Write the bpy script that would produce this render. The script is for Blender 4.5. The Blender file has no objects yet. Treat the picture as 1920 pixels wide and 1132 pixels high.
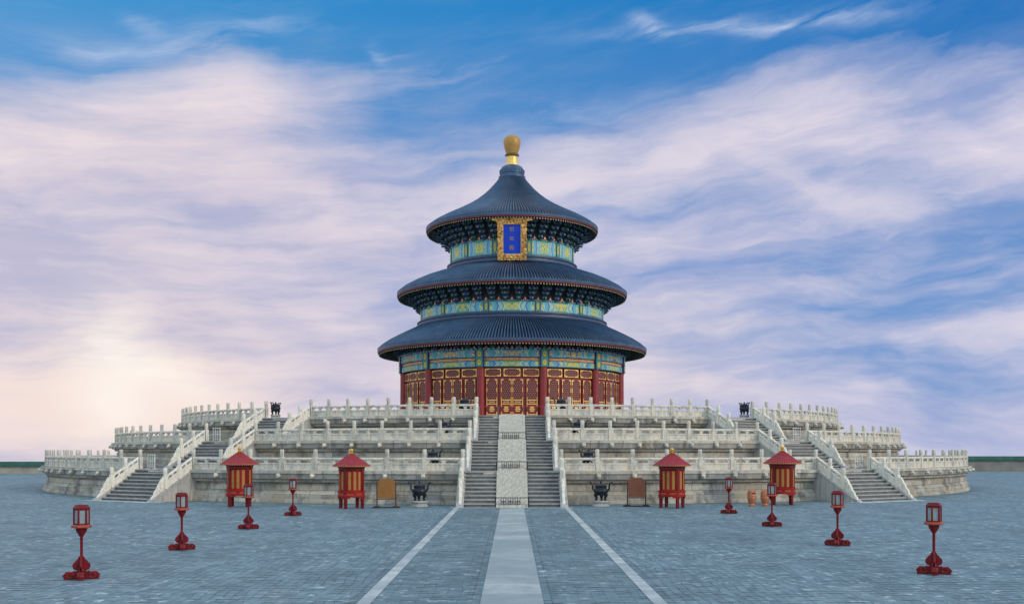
import bpy, bmesh, math, random
from mathutils import Vector, Matrix, noise as mnoise
random.seed(7)
R = math.radians
sin, cos, pi = math.sin, math.cos, math.pi
scene = bpy.context.scene
COL = scene.collection

# ------------------------------------------------------------------ camera
EYE, FPX, HOR, CX = 3.34, 1950.0, 846.0, 960.0
DC = 110.0                                  # distance from the camera to the centre of the hall
cam = bpy.data.cameras.new('camera')
cam.sensor_fit = 'HORIZONTAL'; cam.sensor_width = 36.0
cam.lens = 36.0 * FPX / 1920.0
cam.shift_x = 0.0
cam.shift_y = (HOR - 566.0) / 1920.0
cam.clip_start = 0.1; cam.clip_end = 3000
camo = bpy.data.objects.new('camera', cam)
camo.location = (0, 0, EYE); camo.rotation_euler = (R(90), 0, 0)
COL.objects.link(camo); scene.camera = camo
scene.render.engine = 'CYCLES'
scene.view_settings.view_transform = 'Standard'
scene.view_settings.look = 'None'
scene.view_settings.exposure = 0.0
scene.view_settings.gamma = 1.0
scene.cycles.use_denoising = True
scene.cycles.max_bounces = 6

# ------------------------------------------------------------------ node helper
class NT:
    def __init__(s, tree):
        s.t = tree
    def n(s, kind, **kw):
        nd = s.t.nodes.new(kind)
        for k, v in kw.items():
            setattr(nd, k, v)
        return nd
    def l(s, a, b):
        s.t.links.new(a, b)
    def put(s, sock, v):
        if isinstance(v, bpy.types.NodeSocket):
            s.l(v, sock)
        elif v is not None:
            if sock.type == 'RGBA' and hasattr(v, '__len__') and len(v) == 3:
                v = (*v, 1)
            sock.default_value = v
    def math(s, op, a, b=None, c=None, clamp=False):
        nd = s.n('ShaderNodeMath', operation=op, use_clamp=clamp)
        s.put(nd.inputs[0], a)
        if b is not None: s.put(nd.inputs[1], b)
        if c is not None: s.put(nd.inputs[2], c)
        return nd.outputs[0]
    def vmath(s, op, a, b=None):
        nd = s.n('ShaderNodeVectorMath', operation=op)
        s.put(nd.inputs[0], a)
        if b is not None: s.put(nd.inputs[1], b)
        return nd.outputs['Value'] if op in ('DOT_PRODUCT', 'LENGTH') else nd.outputs[0]
    def comb(s, x, y, z=0.0):
        nd = s.n('ShaderNodeCombineXYZ')
        s.put(nd.inputs[0], x); s.put(nd.inputs[1], y); s.put(nd.inputs[2], z)
        return nd.outputs[0]
    def sep(s, v):
        nd = s.n('ShaderNodeSeparateXYZ'); s.l(v, nd.inputs[0]); return nd.outputs
    def mapping(s, v, loc=(0, 0, 0), rot=(0, 0, 0), sc=(1, 1, 1), kind='POINT'):
        nd = s.n('ShaderNodeMapping', vector_type=kind)
        s.l(v, nd.inputs[0])
        nd.inputs[1].default_value = loc; nd.inputs[2].default_value = rot; nd.inputs[3].default_value = sc
        return nd.outputs[0]
    def noise(s, v, scale=1.0, detail=4.0, rough=0.55, dist=0.0):
        nd = s.n('ShaderNodeTexNoise')
        if v is not None: s.l(v, nd.inputs['Vector'])
        nd.inputs['Scale'].default_value = scale; nd.inputs['Detail'].default_value = detail
        nd.inputs['Roughness'].default_value = rough; nd.inputs['Distortion'].default_value = dist
        return nd.outputs[0]
    def voro(s, v, scale=1.0, rnd=1.0, feature='F1', out='Distance'):
        nd = s.n('ShaderNodeTexVoronoi', feature=feature)
        if v is not None: s.l(v, nd.inputs['Vector'])
        nd.inputs['Scale'].default_value = scale; nd.inputs['Randomness'].default_value = rnd
        return nd.outputs[out]
    def ramp(s, fac, stops, mode='LINEAR'):
        nd = s.n('ShaderNodeValToRGB'); nd.color_ramp.interpolation = mode
        el = nd.color_ramp.elements
        while len(el) < len(stops): el.new(0.5)
        for e, (p, c) in zip(el, stops):
            e.position = p
            e.color = (c, c, c, 1) if not hasattr(c, '__len__') else ((*c, 1) if len(c) == 3 else c)
        s.put(nd.inputs[0], fac)
        return nd.outputs[0]
    def mix(s, f, a, b, mode='MIX'):
        nd = s.n('ShaderNodeMix', data_type='RGBA', blend_type=mode)
        nd.clamp_factor = True
        s.put(nd.inputs[0], f); s.put(nd.inputs[6], a); s.put(nd.inputs[7], b)
        return nd.outputs[2]
    def bump(s, h, strength=0.3, dist=0.02):
        nd = s.n('ShaderNodeBump')
        nd.inputs['Strength'].default_value = strength; nd.inputs['Distance'].default_value = dist
        s.l(h, nd.inputs['Height'])
        return nd.outputs[0]
    def brick(s, v, c1, c2, mortar, w=0.5, h=0.25, msize=0.02, bias=0.0, offset=0.5, smooth=0.1):
        nd = s.n('ShaderNodeTexBrick'); s.l(v, nd.inputs['Vector'])
        nd.offset = offset
        s.put(nd.inputs['Color1'], c1); s.put(nd.inputs['Color2'], c2); s.put(nd.inputs['Mortar'], mortar)
        nd.inputs['Scale'].default_value = 1.0
        nd.inputs['Mortar Size'].default_value = msize; nd.inputs['Mortar Smooth'].default_value = smooth
        nd.inputs['Bias'].default_value = bias
        nd.inputs['Brick Width'].default_value = w; nd.inputs['Row Height'].default_value = h
        return nd.outputs[0], nd.outputs[1]

# ------------------------------------------------------------------ sky
SUN_DIR = Vector((0.80, -0.52, 0.42)).normalized()
def uv_of(px, py):
    x, z = (px - CX) / FPX, (HOR - py) / FPX
    return math.atan(x), math.atan2(z, math.sqrt(1 + x * x))

def build_world():
    w = bpy.data.worlds.new('World'); scene.world = w; w.use_nodes = True
    t = NT(w.node_tree); w.node_tree.nodes.clear()
    tc = t.n('ShaderNodeTexCoord')
    d = tc.outputs['Generated']
    sx, sy, sz = t.sep(d)
    u = t.math('ARCTAN2', sx, sy)
    v = t.math('ARCSINE', sz)
    base = t.comb(u, v, 0.0)
    # slow warp that bends the cirrus, then streak noises stretched along the bands
    slow = t.noise(t.mapping(base, sc=(4.2, 8.5, 1), loc=(3.1, 1.7, 0)), 1.0, 4.0, 0.55)
    slow2 = t.noise(t.mapping(base, sc=(5.0, 10.0, 1), loc=(9.1, 4.7, 2)), 1.0, 5.0, 0.55)
    uw = t.math('MULTIPLY_ADD', t.math('SUBTRACT', slow, 0.5), 0.10, u)
    vw = t.math('MULTIPLY_ADD', t.math('SUBTRACT', slow2, 0.5), 0.055, v)
    warp = t.comb(uw, vw, 0.0)
    # bands fan out: they lean up to the left on the left, and up to the right on the right
    lean = t.math('MULTIPLY', t.math('MULTIPLY', u, t.math('SUBTRACT', v, 0.08)), -0.55)
    fan = t.comb(uw, t.math('ADD', vw, lean), 0.0)
    streak = t.noise(t.mapping(fan, sc=(2.6, 19, 1), rot=(0, 0, R(3))), 1.0, 8.0, 0.52, 0.10)
    streak2 = t.noise(t.mapping(fan, sc=(4.2, 23, 1), rot=(0, 0, R(-5)), loc=(5, 8, 3)), 1.0, 8.0, 0.54, 0.12)
    fine = t.noise(t.mapping(fan, sc=(10, 62, 1), rot=(0, 0, R(6)), loc=(2, 1, 7)), 1.0, 9.0, 0.62, 0.15)
    puff = t.noise(t.mapping(warp, sc=(6, 13, 1), loc=(1.3, 7.7, 1)), 1.0, 8.0, 0.56, 0.4)
    def blobs(vec, lst, start=0.0):
        acc = start
        for (px, py, a, b, ang, amp) in lst:
            cu, cv = uv_of(px, py)
            m = t.mapping(vec, loc=(cu, cv, 0), rot=(0, 0, R(ang)), sc=(a / FPX, b / FPX, 1), kind='TEXTURE')
            g = t.math('EXPONENT', t.math('MULTIPLY', t.vmath('DOT_PRODUCT', m, m), -1.0))
            acc = t.math('MULTIPLY_ADD', g, amp, acc)
        return acc
    blue_l = SKY['blue']
    B = blobs(warp, blue_l)
    # overhead and behind the camera the sky is mostly open
    up = t.math('MULTIPLY', t.math('SUBTRACT', v, 0.50, clamp=True), 2.6, clamp=True)
    back = t.math('MULTIPLY', t.math('SUBTRACT', t.math('ABSOLUTE', u), 0.75, clamp=True), 1.2, clamp=True)
    ub = t.math('MAXIMUM', up, back)
    B = t.math('ADD', B, t.math('MULTIPLY', ub, 0.42))
    B0 = B
    sd = t.math('SUBTRACT', streak, 0.5)
    B = t.math('MULTIPLY_ADD', sd, t.math('MULTIPLY_ADD', B, -1.6, -0.65), B)
    B = t.math('MULTIPLY_ADD', t.math('SUBTRACT', puff, 0.5), -0.55, B)
    B = t.math('MULTIPLY_ADD', t.math('SUBTRACT', fine, 0.5), -0.30, B, clamp=True)
    # a torn veil of cirrus drawn across the lower blue
    veil = t.ramp(t.math('MULTIPLY_ADD', fine, 0.45, t.math('MULTIPLY', streak2, 0.55)), [(0.40, 0.0), (0.60, 1.0)])
    lowm = t.ramp(v, [(0.22, 1.0), (0.36, 0.12)])
    B = t.math('MULTIPLY', B, t.math('SUBTRACT', 1.0, t.math('MULTIPLY', t.math('MULTIPLY', veil, lowm), 0.55)))
    dens = t.math('SUBTRACT', 1.0, t.math('MULTIPLY', B, 1.02), clamp=True)
    # clear-sky blue: custom depth plus the physical sky
    nis = t.n('ShaderNodeTexSky', sky_type='NISHITA')
    nis.sun_disc = False
    nis.sun_elevation = math.asin(SUN_DIR.z)
    nis.sun_rotation = math.atan2(SUN_DIR.x, SUN_DIR.y)
    t.l(t.comb(sx, sy, t.math('MAXIMUM', sz, 0.02)), nis.inputs[0])
    nish = t.mix(1.0, nis.outputs[0], (0.10, 0.10, 0.10), 'MULTIPLY')
    vn = t.math('MULTIPLY', v, 2.3, clamp=True)
    left = t.math('MULTIPLY_ADD', u, -1.1, 0.45, clamp=True)
    bl_top = t.mix(left, (0.000, 0.165, 0.520), (0.045, 0.315, 0.660))
    bl_low = t.mix(left, (0.150, 0.310, 0.640), (0.300, 0.380, 0.660))
    blue = t.mix(t.ramp(vn, [(0.30, 0.0), (0.92, 1.0)]), bl_low, bl_top)
    blue = t.mix(0.06, blue, nish)
    # cloud colour: lavender shade, pinkish light, peach by the glow
    lit = t.math('MULTIPLY_ADD', t.math('SUBTRACT', streak2, 0.5), 2.0, 0.45)
    lit = t.math('MULTIPLY_ADD', t.math('SUBTRACT', puff, 0.5), 1.5, lit)
    lit = t.math('MULTIPLY_ADD', t.math('SUBTRACT', fine, 0.5), 0.85, lit)
    lit = blobs(warp, SKY['lit'], lit)
    lit = t.math('MINIMUM', t.math('MAXIMUM', lit, 0.0), 1.0)
    rightness = t.math('MULTIPLY_ADD', u, 1.4, 0.42, clamp=True)
    shade = t.mix(rightness, (0.525, 0.505, 0.660), (0.410, 0.455, 0.690))
    light = t.mix(rightness, (0.845, 0.735, 0.775), (0.770, 0.705, 0.800))
    cl = t.mix(lit, shade, light)
    peach = blobs(base, SKY['peach'])
    cl = t.mix(t.math('MULTIPLY', peach, t.math('MULTIPLY_ADD', lit, 0.7, 0.3), clamp=True), cl, (0.905, 0.755, 0.700))
    glow = blobs(warp, SKY['glow'])
    glow = t.math('MULTIPLY', glow, t.math('MULTIPLY_ADD', puff, 2.2, -0.35, clamp=True))
    cl = t.mix(t.math('MULTIPLY', glow, 0.9, clamp=True), cl, (1.0, 0.905, 0.835))
    out = t.mix(dens, blue, cl)
    # thin high wisps over the blue
    ws = blobs(warp, SKY['wisp'])
    wn = t.ramp(t.math('MULTIPLY_ADD', fine, 0.5, t.math('MULTIPLY', streak2, 0.5)), [(0.40, 0.0), (0.62, 1.0)])
    out = t.mix(t.math('MULTIPLY', ws, wn, clamp=True), out, (0.60, 0.68, 0.86))
    # unseen sky behind the camera and overhead, brightened and tinted as fill light
    gain = t.math('MULTIPLY_ADD', ub, SKY['gain'], 1.0)
    out = t.mix(1.0, out, t.comb(t.math('MULTIPLY_ADD', t.math('SUBTRACT', gain, 1.0), 0.06, gain), t.math('MULTIPLY_ADD', t.math('SUBTRACT', gain, 1.0), 0.22, gain), t.math('MULTIPLY_ADD', t.math('SUBTRACT', gain, 1.0), -0.22, gain)), 'MULTIPLY')
    bg = t.n('ShaderNodeBackground'); t.l(out, bg.inputs[0]); bg.inputs[1].default_value = 1.0
    o = t.n('ShaderNodeOutputWorld'); t.l(bg.outputs[0], o.inputs[0])
# sky features: x, y, half width, half height (all as picked off a 1920 px panorama of that sky), tilt, strength
SKY = dict(
    blue=[(-20, 40, 260, 115, 18, 1.15), (160, -20, 300, 110, 8, 1.0), (480, -60, 420, 92, 2, 1.0), (900, -20, 420, 170, -8, 0.90), (1060, 150, 270, 80, 10, 0.80), (860, 210, 220, 110, -30, 0.36), (640, 110, 260, 80, -6, 0.30),
          (1550, -20, 620, 105, 0, 1.5), (1920, 20, 300, 85, 0, 1.0), (1250, 120, 240, 45, 10, 0.62),
          (1190, 430, 170, 120, 0, 0.55), (1860, 455, 250, 58, 10, 0.85), (1620, 480, 260, 50, 6, 0.55), (1700, 345, 210, 36, -8, 0.70), (1480, 410, 240, 40, -12, 0.45),
          (1930, 550, 190, 36, 4, 0.85), (1620, 575, 320, 36, 3, 0.70), (1760, 690, 360, 40, 0, 0.60), (1760, 760, 420, 110, 0, 0.30), (1450, 650, 280, 36, 0, 0.42), (1350, 520, 220, 36, 4, 0.35),
          (740, 570, 150, 60, 0, 0.42), (800, 340, 190, 130, -20, 0.40), (640, 250, 190, 45, 8, 0.30), (430, 520, 280, 50, -5, 0.20), (330, 410, 180, 30, -5, 0.24), (60, 560, 180, 60, 0, 0.14)],
    lit=[(320, 215, 330, 80, 14, 0.34), (1420, 225, 330, 80, 12, 0.42), (1490, 350, 120, 18, -30, 0.85), (1800, 335, 120, 26, 16, 1.0), (1280, 215, 180, 26, 22, 0.35), (1330, 270, 120, 40, 20, 0.3), (1720, 388, 120, 18, 3, 0.6),
         (640, 430, 200, 50, 14, 0.26), (200, 700, 200, 130, 0, 0.25), (480, 770, 500, 50, 0, 0.2), (1200, 640, 160, 90, 0, 0.26), (1650, 630, 260, 20, 2, 0.35),
         (400, 540, 420, 60, -4, -0.34), (620, 240, 220, 45, 6, -0.30), (420, 400, 260, 45, -8, -0.30), (700, 690, 260, 50, 0, -0.22), (1870, 625, 150, 30, 6, 0.6), (1920, 220, 60, 40, 0, 0.5), (60, 520, 160, 60, 0, -0.25)],
    peach=[(210, 710, 270, 130, 0, 1.0), (400, 805, 620, 80, 0, 0.60), (1230, 690, 180, 120, 0, 0.45), (160, 330, 300, 160, 0, 0.15)],
    glow=[(215, 645, 60, 85, 0, 0.95), (225, 775, 80, 60, 0, 1.0), (310, 705, 110, 34, -26, 0.95)],
    wisp=[(1400, 62, 220, 13, -1, 0.85), (1580, 36, 130, 22, 3, 0.38), (1235, 66, 50, 12, -24, 0.75), (270, 84, 120, 15, 8, 0.7), (500, 52, 120, 13, 6, 0.5), (728, 98, 16, 15, 0, 0.85), (245, 30, 45, 10, -14, 0.5), (1120, 205, 120, 16, 8, 0.35)],
    gain=0.85)
build_world()

sl = bpy.data.lights.new('sun', 'SUN'); sl.energy = 1.5; sl.angle = R(16); sl.color = (1.0, 0.82, 0.60)
so = bpy.data.objects.new('sun', sl); so.rotation_euler = (-SUN_DIR).to_track_quat('-Z', 'Y').to_euler()
so.location = (60, -40, 60); COL.objects.link(so)

# ------------------------------------------------------------------ materials
def new_mat(name):
    m = bpy.data.materials.new(name); m.use_nodes = True
    t = NT(m.node_tree)
    b = m.node_tree.nodes['Principled BSDF']
    return m, t, b

def objvec(t, jitter=True):
    tc = t.n('ShaderNodeTexCoord')
    if not jitter: return tc.outputs['Object']
    oi = t.n('ShaderNodeObjectInfo')
    off = t.math('MULTIPLY', oi.outputs['Random'], 37.0)
    return t.vmath('ADD', tc.outputs['Object'], t.comb(off, off, off))

def simple(name, col, rough=0.5, metal=0.0, var=0.25, scale=6.0, bump=0.0, jitter=True, spec=0.5, coat=0.0):
    m, t, b = new_mat(name)
    v = objvec(t, jitter)
    f = t.noise(v, scale, 5.0, 0.6)
    lo = tuple(c * (1 - var) for c in col); hi = tuple(min(1, c * (1 + var)) for c in col)
    t.l(t.ramp(f, [(0.3, lo), (0.7, hi)]), b.inputs['Base Color'])
    b.inputs['Roughness'].default_value = rough; b.inputs['Metallic'].default_value = metal
    b.inputs['Specular IOR Level'].default_value = spec
    b.inputs['Coat Weight'].default_value = coat
    if bump:
        t.l(t.bump(f, bump, 0.02), b.inputs['Normal'])
    return m

def marble(name, lo, hi, warm, grime=0.6):
    m, t, b = new_mat(name)
    v = objvec(t)
    big = t.noise(v, 1.3, 5.0, 0.6)
    fine = t.noise(v, 9.0, 6.0, 0.65)
    c = t.ramp(big, [(0.30, lo), (0.52, hi), (0.75, warm)])
    st = t.noise(t.mapping(v, sc=(5.0, 5.0, 0.55)), 1.0, 6.0, 0.65)
    c = t.mix(t.math('MULTIPLY', t.ramp(st, [(0.50, 0.0), (0.68, 1.0)]), grime), c, (0.14, 0.135, 0.12))
    c = t.mix(t.math('MULTIPLY', t.ramp(fine, [(0.5, 0.0), (0.75, 1.0)]), 0.45), c, (0.20, 0.19, 0.175))
    t.l(c, b.inputs['Base Color'])
    b.inputs['Roughness'].default_value = 0.75
    b.inputs['Specular IOR Level'].default_value = 0.3
    t.l(t.bump(t.math('ADD', fine, t.math('MULTIPLY', st, 0.6)), 0.35, 0.03), b.inputs['Normal'])
    return m

M = {}
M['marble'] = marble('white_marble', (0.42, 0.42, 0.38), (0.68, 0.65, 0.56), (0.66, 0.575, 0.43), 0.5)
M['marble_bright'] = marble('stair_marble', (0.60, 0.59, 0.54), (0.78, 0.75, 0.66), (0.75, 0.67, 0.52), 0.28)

def wall_mat(name, c1, c2, mort, w, h, stain, warm, ms=0.016):
    m, t, b = new_mat(name)
    uv = t.n('ShaderNodeUVMap').outputs[0]
    c, f = t.brick(uv, c1, c2, mort, w, h, ms, 0.1)
    ob = objvec(t, False)
    big = t.noise(ob, 0.55, 6.0, 0.6)
    c = t.mix(t.ramp(big, [(0.38, 0.0), (0.65, warm)]), c, (0.46, 0.37, 0.24))
    st = t.noise(t.mapping(uv, sc=(0.9, 0.45, 1)), 1.0, 8.0, 0.70)
    c = t.mix(t.ramp(st, [(0.50, 0.0), (0.64, stain)]), c, (0.075, 0.070, 0.060))
    st2 = t.noise(t.mapping(uv, sc=(2.3, 0.5, 1), loc=(7, 3, 0)), 1.0, 7.0, 0.65)
    c = t.mix(t.ramp(st2, [(0.55, 0.0), (0.72, 0.7)]), c, (0.55, 0.54, 0.52))
    fine = t.noise(ob, 7.0, 6.0, 0.65)
    c = t.mix(t.ramp(fine, [(0.45, 0.0), (0.75, 0.5)]), c, (0.14, 0.135, 0.12))
    t.l(c, b.inputs['Base Color']); b.inputs['Roughness'].default_value = 0.85
    b.inputs['Specular IOR Level'].default_value = 0.25
    hh = t.math('MULTIPLY_ADD', f, -0.7, fine)
    t.l(t.bump(hh, 0.5, 0.04), b.inputs['Normal'])
    return m
M['wall'] = wall_mat('weathered_terrace_stone', (0.24, 0.25, 0.245), (0.60, 0.575, 0.50), (0.085, 0.082, 0.075), 1.75, 0.36, 0.75, 0.55)
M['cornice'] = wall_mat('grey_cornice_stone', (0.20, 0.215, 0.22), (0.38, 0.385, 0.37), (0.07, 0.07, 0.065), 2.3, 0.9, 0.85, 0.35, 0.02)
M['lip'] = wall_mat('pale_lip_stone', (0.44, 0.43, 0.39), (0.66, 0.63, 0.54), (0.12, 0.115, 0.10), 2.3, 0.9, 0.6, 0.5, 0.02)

def step_mat():
    m, t, b = new_mat('worn_grey_step_stone')
    v = objvec(t)
    n1 = t.noise(v, 1.6, 6.0, 0.65)
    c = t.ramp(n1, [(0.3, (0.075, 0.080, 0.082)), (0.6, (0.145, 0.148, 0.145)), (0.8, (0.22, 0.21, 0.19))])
    st = t.noise(t.mapping(v, sc=(3.0, 3.0, 1.2)), 1.0, 6.0, 0.65)
    c = t.mix(t.ramp(st, [(0.5, 0.0), (0.7, 0.7)]), c, (0.06, 0.062, 0.066))
    t.l(c, b.inputs['Base Color']); b.inputs['Roughness'].default_value = 0.7
    t.l(t.bump(n1, 0.3, 0.03), b.inputs['Normal'])
    return m
M['step'] = step_mat()
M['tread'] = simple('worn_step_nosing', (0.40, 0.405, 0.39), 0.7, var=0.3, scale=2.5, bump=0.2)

def paver_mat(name, rot, w, h, dark=1.0, tilt=0.0, wv=0.25):
    m, t, b = new_mat(name)
    ob = objvec(t, False)
    wob = t.noise(ob, 0.35, 3.0, 0.5)
    wob2 = t.noise(t.mapping(ob, loc=(9, 4, 0)), 0.4, 3.0, 0.5)
    v = t.vmath('ADD', ob, t.comb(t.math('MULTIPLY_ADD', wob, wv, -wv / 2), t.math('MULTIPLY_ADD', wob2, wv, -wv / 2), 0))
    v = t.mapping(v, rot=(0, 0, rot))
    k = dark
    c, f = t.brick(v, (0.100 * k, 0.172 * k, 0.208 * k), (0.185 * k, 0.292 * k, 0.338 * k), (0.03, 0.045, 0.06), w, h, 0.014, 0.0, 0.5, 0.3)
    c2, f2 = t.brick(v, (0, 0, 0), (1, 1, 1), (0.5, 0.5, 0.5), w, h, 0.0, 0.0)
    big = t.noise(ob, 0.16, 5.0, 0.6)
    c = t.mix(t.ramp(big, [(0.3, 0.0), (0.7, 0.5)]), c, (0.150 * k, 0.252 * k, 0.298 * k))
    joint = t.noise(ob, 1.1, 5.0, 0.6)
    gap_and_shadow = t.math('MULTIPLY', f, t.ramp(joint, [(0.52, 0.0), (0.66, 0.8)]))
    patch = t.noise(t.mapping(ob, loc=(13, 5, 0), sc=(1, 0.6, 1)), 0.33, 7.0, 0.68)
    c = t.mix(t.ramp(patch, [(0.46, 0.0), (0.66, 0.45)]), c, (0.070, 0.120, 0.150))
    pale = t.noise(t.mapping(ob, loc=(3, 25, 0), sc=(1, 0.5, 1)), 0.5, 7.0, 0.68)
    c = t.mix(t.ramp(pale, [(0.52, 0.0), (0.70, 0.5)]), c, (0.26, 0.36, 0.40))
    # shadows of uneven brick edges painted in as dark broken dashes, row after row
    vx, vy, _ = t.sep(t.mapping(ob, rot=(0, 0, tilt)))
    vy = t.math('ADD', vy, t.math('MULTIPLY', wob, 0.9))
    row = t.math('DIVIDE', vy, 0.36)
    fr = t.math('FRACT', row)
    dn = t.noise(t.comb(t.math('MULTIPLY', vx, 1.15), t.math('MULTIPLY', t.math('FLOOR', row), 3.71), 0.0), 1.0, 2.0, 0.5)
    shadow_dash = t.math('MULTIPLY', t.ramp(fr, [(0.0, 1.0), (0.16, 0.9), (0.24, 0.0)]), t.ramp(dn, [(0.48, 0.0), (0.53, 1.0)]))
    gap_and_shadow = t.math('MAXIMUM', gap_and_shadow, shadow_dash)
    fine = t.noise(ob, 5.0, 6.0, 0.7)
    c = t.mix(t.ramp(fine, [(0.5, 0.0), (0.78, 0.5)]), c, (0.06, 0.095, 0.115))
    chip = t.noise(t.mapping(ob, sc=(1.5, 1.3, 1)), 1.9, 4.0, 0.6)
    chip = t.math('MULTIPLY', t.ramp(chip, [(0.585, 0.0), (0.64, 1.0)]), t.ramp(big, [(0.42, 0.15), (0.58, 1.0)]))
    c = t.mix(t.math('MULTIPLY', chip, 0.85), c, (0.52, 0.60, 0.64))
    c = t.mix(t.math('MULTIPLY', gap_and_shadow, 0.92), c, (0.012, 0.026, 0.036))
    t.l(c, b.inputs['Base Color'])
    t.l(t.math('MULTIPLY_ADD', fine, 0.35, 0.42), b.inputs['Roughness'])
    b.inputs['Specular IOR Level'].default_value = 0.4
    hh = t.math('MULTIPLY_ADD', gap_and_shadow, -1.2, t.math('MULTIPLY_ADD', t.sep(c2)[0], 0.5, t.math('MULTIPLY', fine, 0.9)))
    t.l(t.bump(hh, 0.8, 0.06), b.inputs['Normal'])
    return m
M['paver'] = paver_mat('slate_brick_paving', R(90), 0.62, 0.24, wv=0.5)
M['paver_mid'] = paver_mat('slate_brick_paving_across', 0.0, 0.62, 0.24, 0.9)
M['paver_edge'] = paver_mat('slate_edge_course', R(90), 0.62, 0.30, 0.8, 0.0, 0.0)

def slab_mat(name, w, h, lo, hi, off):
    m, t, b = new_mat(name)
    ob = objvec(t, False)
    c, f = t.brick(t.vmath('ADD', ob, (off, 0.4, 0)), lo, hi, (0.10, 0.12, 0.14), w, h, 0.008, 0.0, 0.0)
    n1 = t.noise(ob, 0.9, 6.0, 0.62)
    c = t.mix(t.ramp(n1, [(0.38, 0.0), (0.62, 0.75)]), c, (0.215, 0.275, 0.295))
    n2 = t.noise(ob, 6.0, 6.0, 0.7)
    c = t.mix(t.ramp(n2, [(0.5, 0.0), (0.8, 0.5)]), c, (0.16, 0.19, 0.21))
    t.l(c, b.inputs['Base Color']); b.inputs['Roughness'].default_value = 0.55
    t.l(t.bump(t.math('MULTIPLY_ADD', f, -0.8, n2), 0.3, 0.02), b.inputs['Normal'])
    return m
M['path'] = slab_mat('pale_path_slabs', 6.0, 1.9, (0.26, 0.33, 0.345), (0.46, 0.51, 0.50), 3.0)
M['strip'] = slab_mat('pale_kerb_slabs', 6.0, 1.5, (0.38, 0.45, 0.47), (0.62, 0.65, 0.63), 1.0)

def carved_mat():
    m, t, b = new_mat('carved_marble_relief')
    v = objvec(t)
    w = t.noise(v, 2.2, 4.0, 0.6)
    vv = t.vmath('ADD', v, t.comb(w, w, w))
    d = t.voro(vv, 8.0, 1.0)
    n = t.noise(v, 17.0, 5.0, 0.7, 1.2)
    hgt = t.math('ADD', t.math('MULTIPLY', d, 0.8), n)
    c = t.ramp(hgt, [(0.50, (0.63, 0.605, 0.53)), (0.75, (0.54, 0.515, 0.44)), (0.95, (0.38, 0.36, 0.31))])
    t.l(c, b.inputs['Base Color']); b.inputs['Roughness'].default_value = 0.75
    t.l(t.bump(hgt, 0.5, 0.04), b.inputs['Normal'])
    b.inputs['Specular IOR Level'].default_value = 0.3
    return m
M['carved'] = carved_mat()

def tile_mat(name='dark_blue_glazed_tile', k=1.0):
    m, t, b = new_mat(name)
    v = objvec(t, False)
    n = t.noise(v, 1.1, 5.0, 0.6); n2 = t.noise(v, 14.0, 4.0, 0.6)
    c = t.ramp(n, [(0.3, (0.022 * k, 0.056 * k, 0.118 * k)), (0.55, (0.038 * k, 0.086 * k, 0.165 * k)), (0.8, (0.070 * k, 0.120 * k, 0.20 * k))])
    c = t.mix(t.ramp(n2, [(0.5, 0.0), (0.8, 0.5)]), c, (0.15 * k, 0.20 * k, 0.26 * k))
    t.l(c, b.inputs['Base Color'])
    t.l(t.math('MULTIPLY_ADD', n2, 0.3, 0.24), b.inputs['Roughness'])
    b.inputs['Specular IOR Level'].default_value = 0.28
    t.l(t.bump(n2, 0.25, 0.03), b.inputs['Normal'])
    return m
M['tile'] = tile_mat(k=1.05)
M['tile_pan_shade'] = tile_mat('shaded_blue_pan_tile', 0.16)  # same glaze darkened: trough shade put into the colour so ribs look lit
M['ridge'] = simple('blue_ridge_glaze', (0.035, 0.065, 0.135), 0.4, var=0.35, scale=3.0, jitter=False)
M['red'] = simple('red_lacquer_wall', (0.235, 0.011, 0.015), 0.42, var=0.22, scale=2.2)
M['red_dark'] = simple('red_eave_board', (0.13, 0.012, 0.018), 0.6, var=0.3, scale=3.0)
M['gold'] = simple('gilded_fittings', (0.90, 0.55, 0.15), 0.36, 0.3, 0.25, 9.0)
M['gold_matte'] = simple('gilt_finial', (0.40, 0.225, 0.05), 0.5, 0.15, 0.15, 1.6)
M['rafter'] = simple('dark_green_rafter', (0.012, 0.030, 0.034), 0.7, var=0.4, scale=3.0)
M['rafter_end'] = simple('gilded_rafter_end', (0.36, 0.24, 0.13), 0.5, var=0.4, scale=3.0, jitter=False)
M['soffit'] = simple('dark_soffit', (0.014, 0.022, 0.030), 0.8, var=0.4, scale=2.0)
M['dg_blue'] = simple('bracket_blue', (0.022, 0.055, 0.16), 0.6, var=0.4, scale=4.0)
M['dg_green'] = simple('bracket_green', (0.012, 0.085, 0.070), 0.6, var=0.4, scale=4.0)
M['dg_edge'] = simple('bracket_pale_edge', (0.26, 0.38, 0.44), 0.6, var=0.3, scale=4.0)
M['dark'] = simple('black_gap', (0.008, 0.010, 0.018), 0.7)
M['column_blue'] = simple('dark_blue_paint', (0.012, 0.035, 0.13), 0.55, var=0.3)

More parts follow.
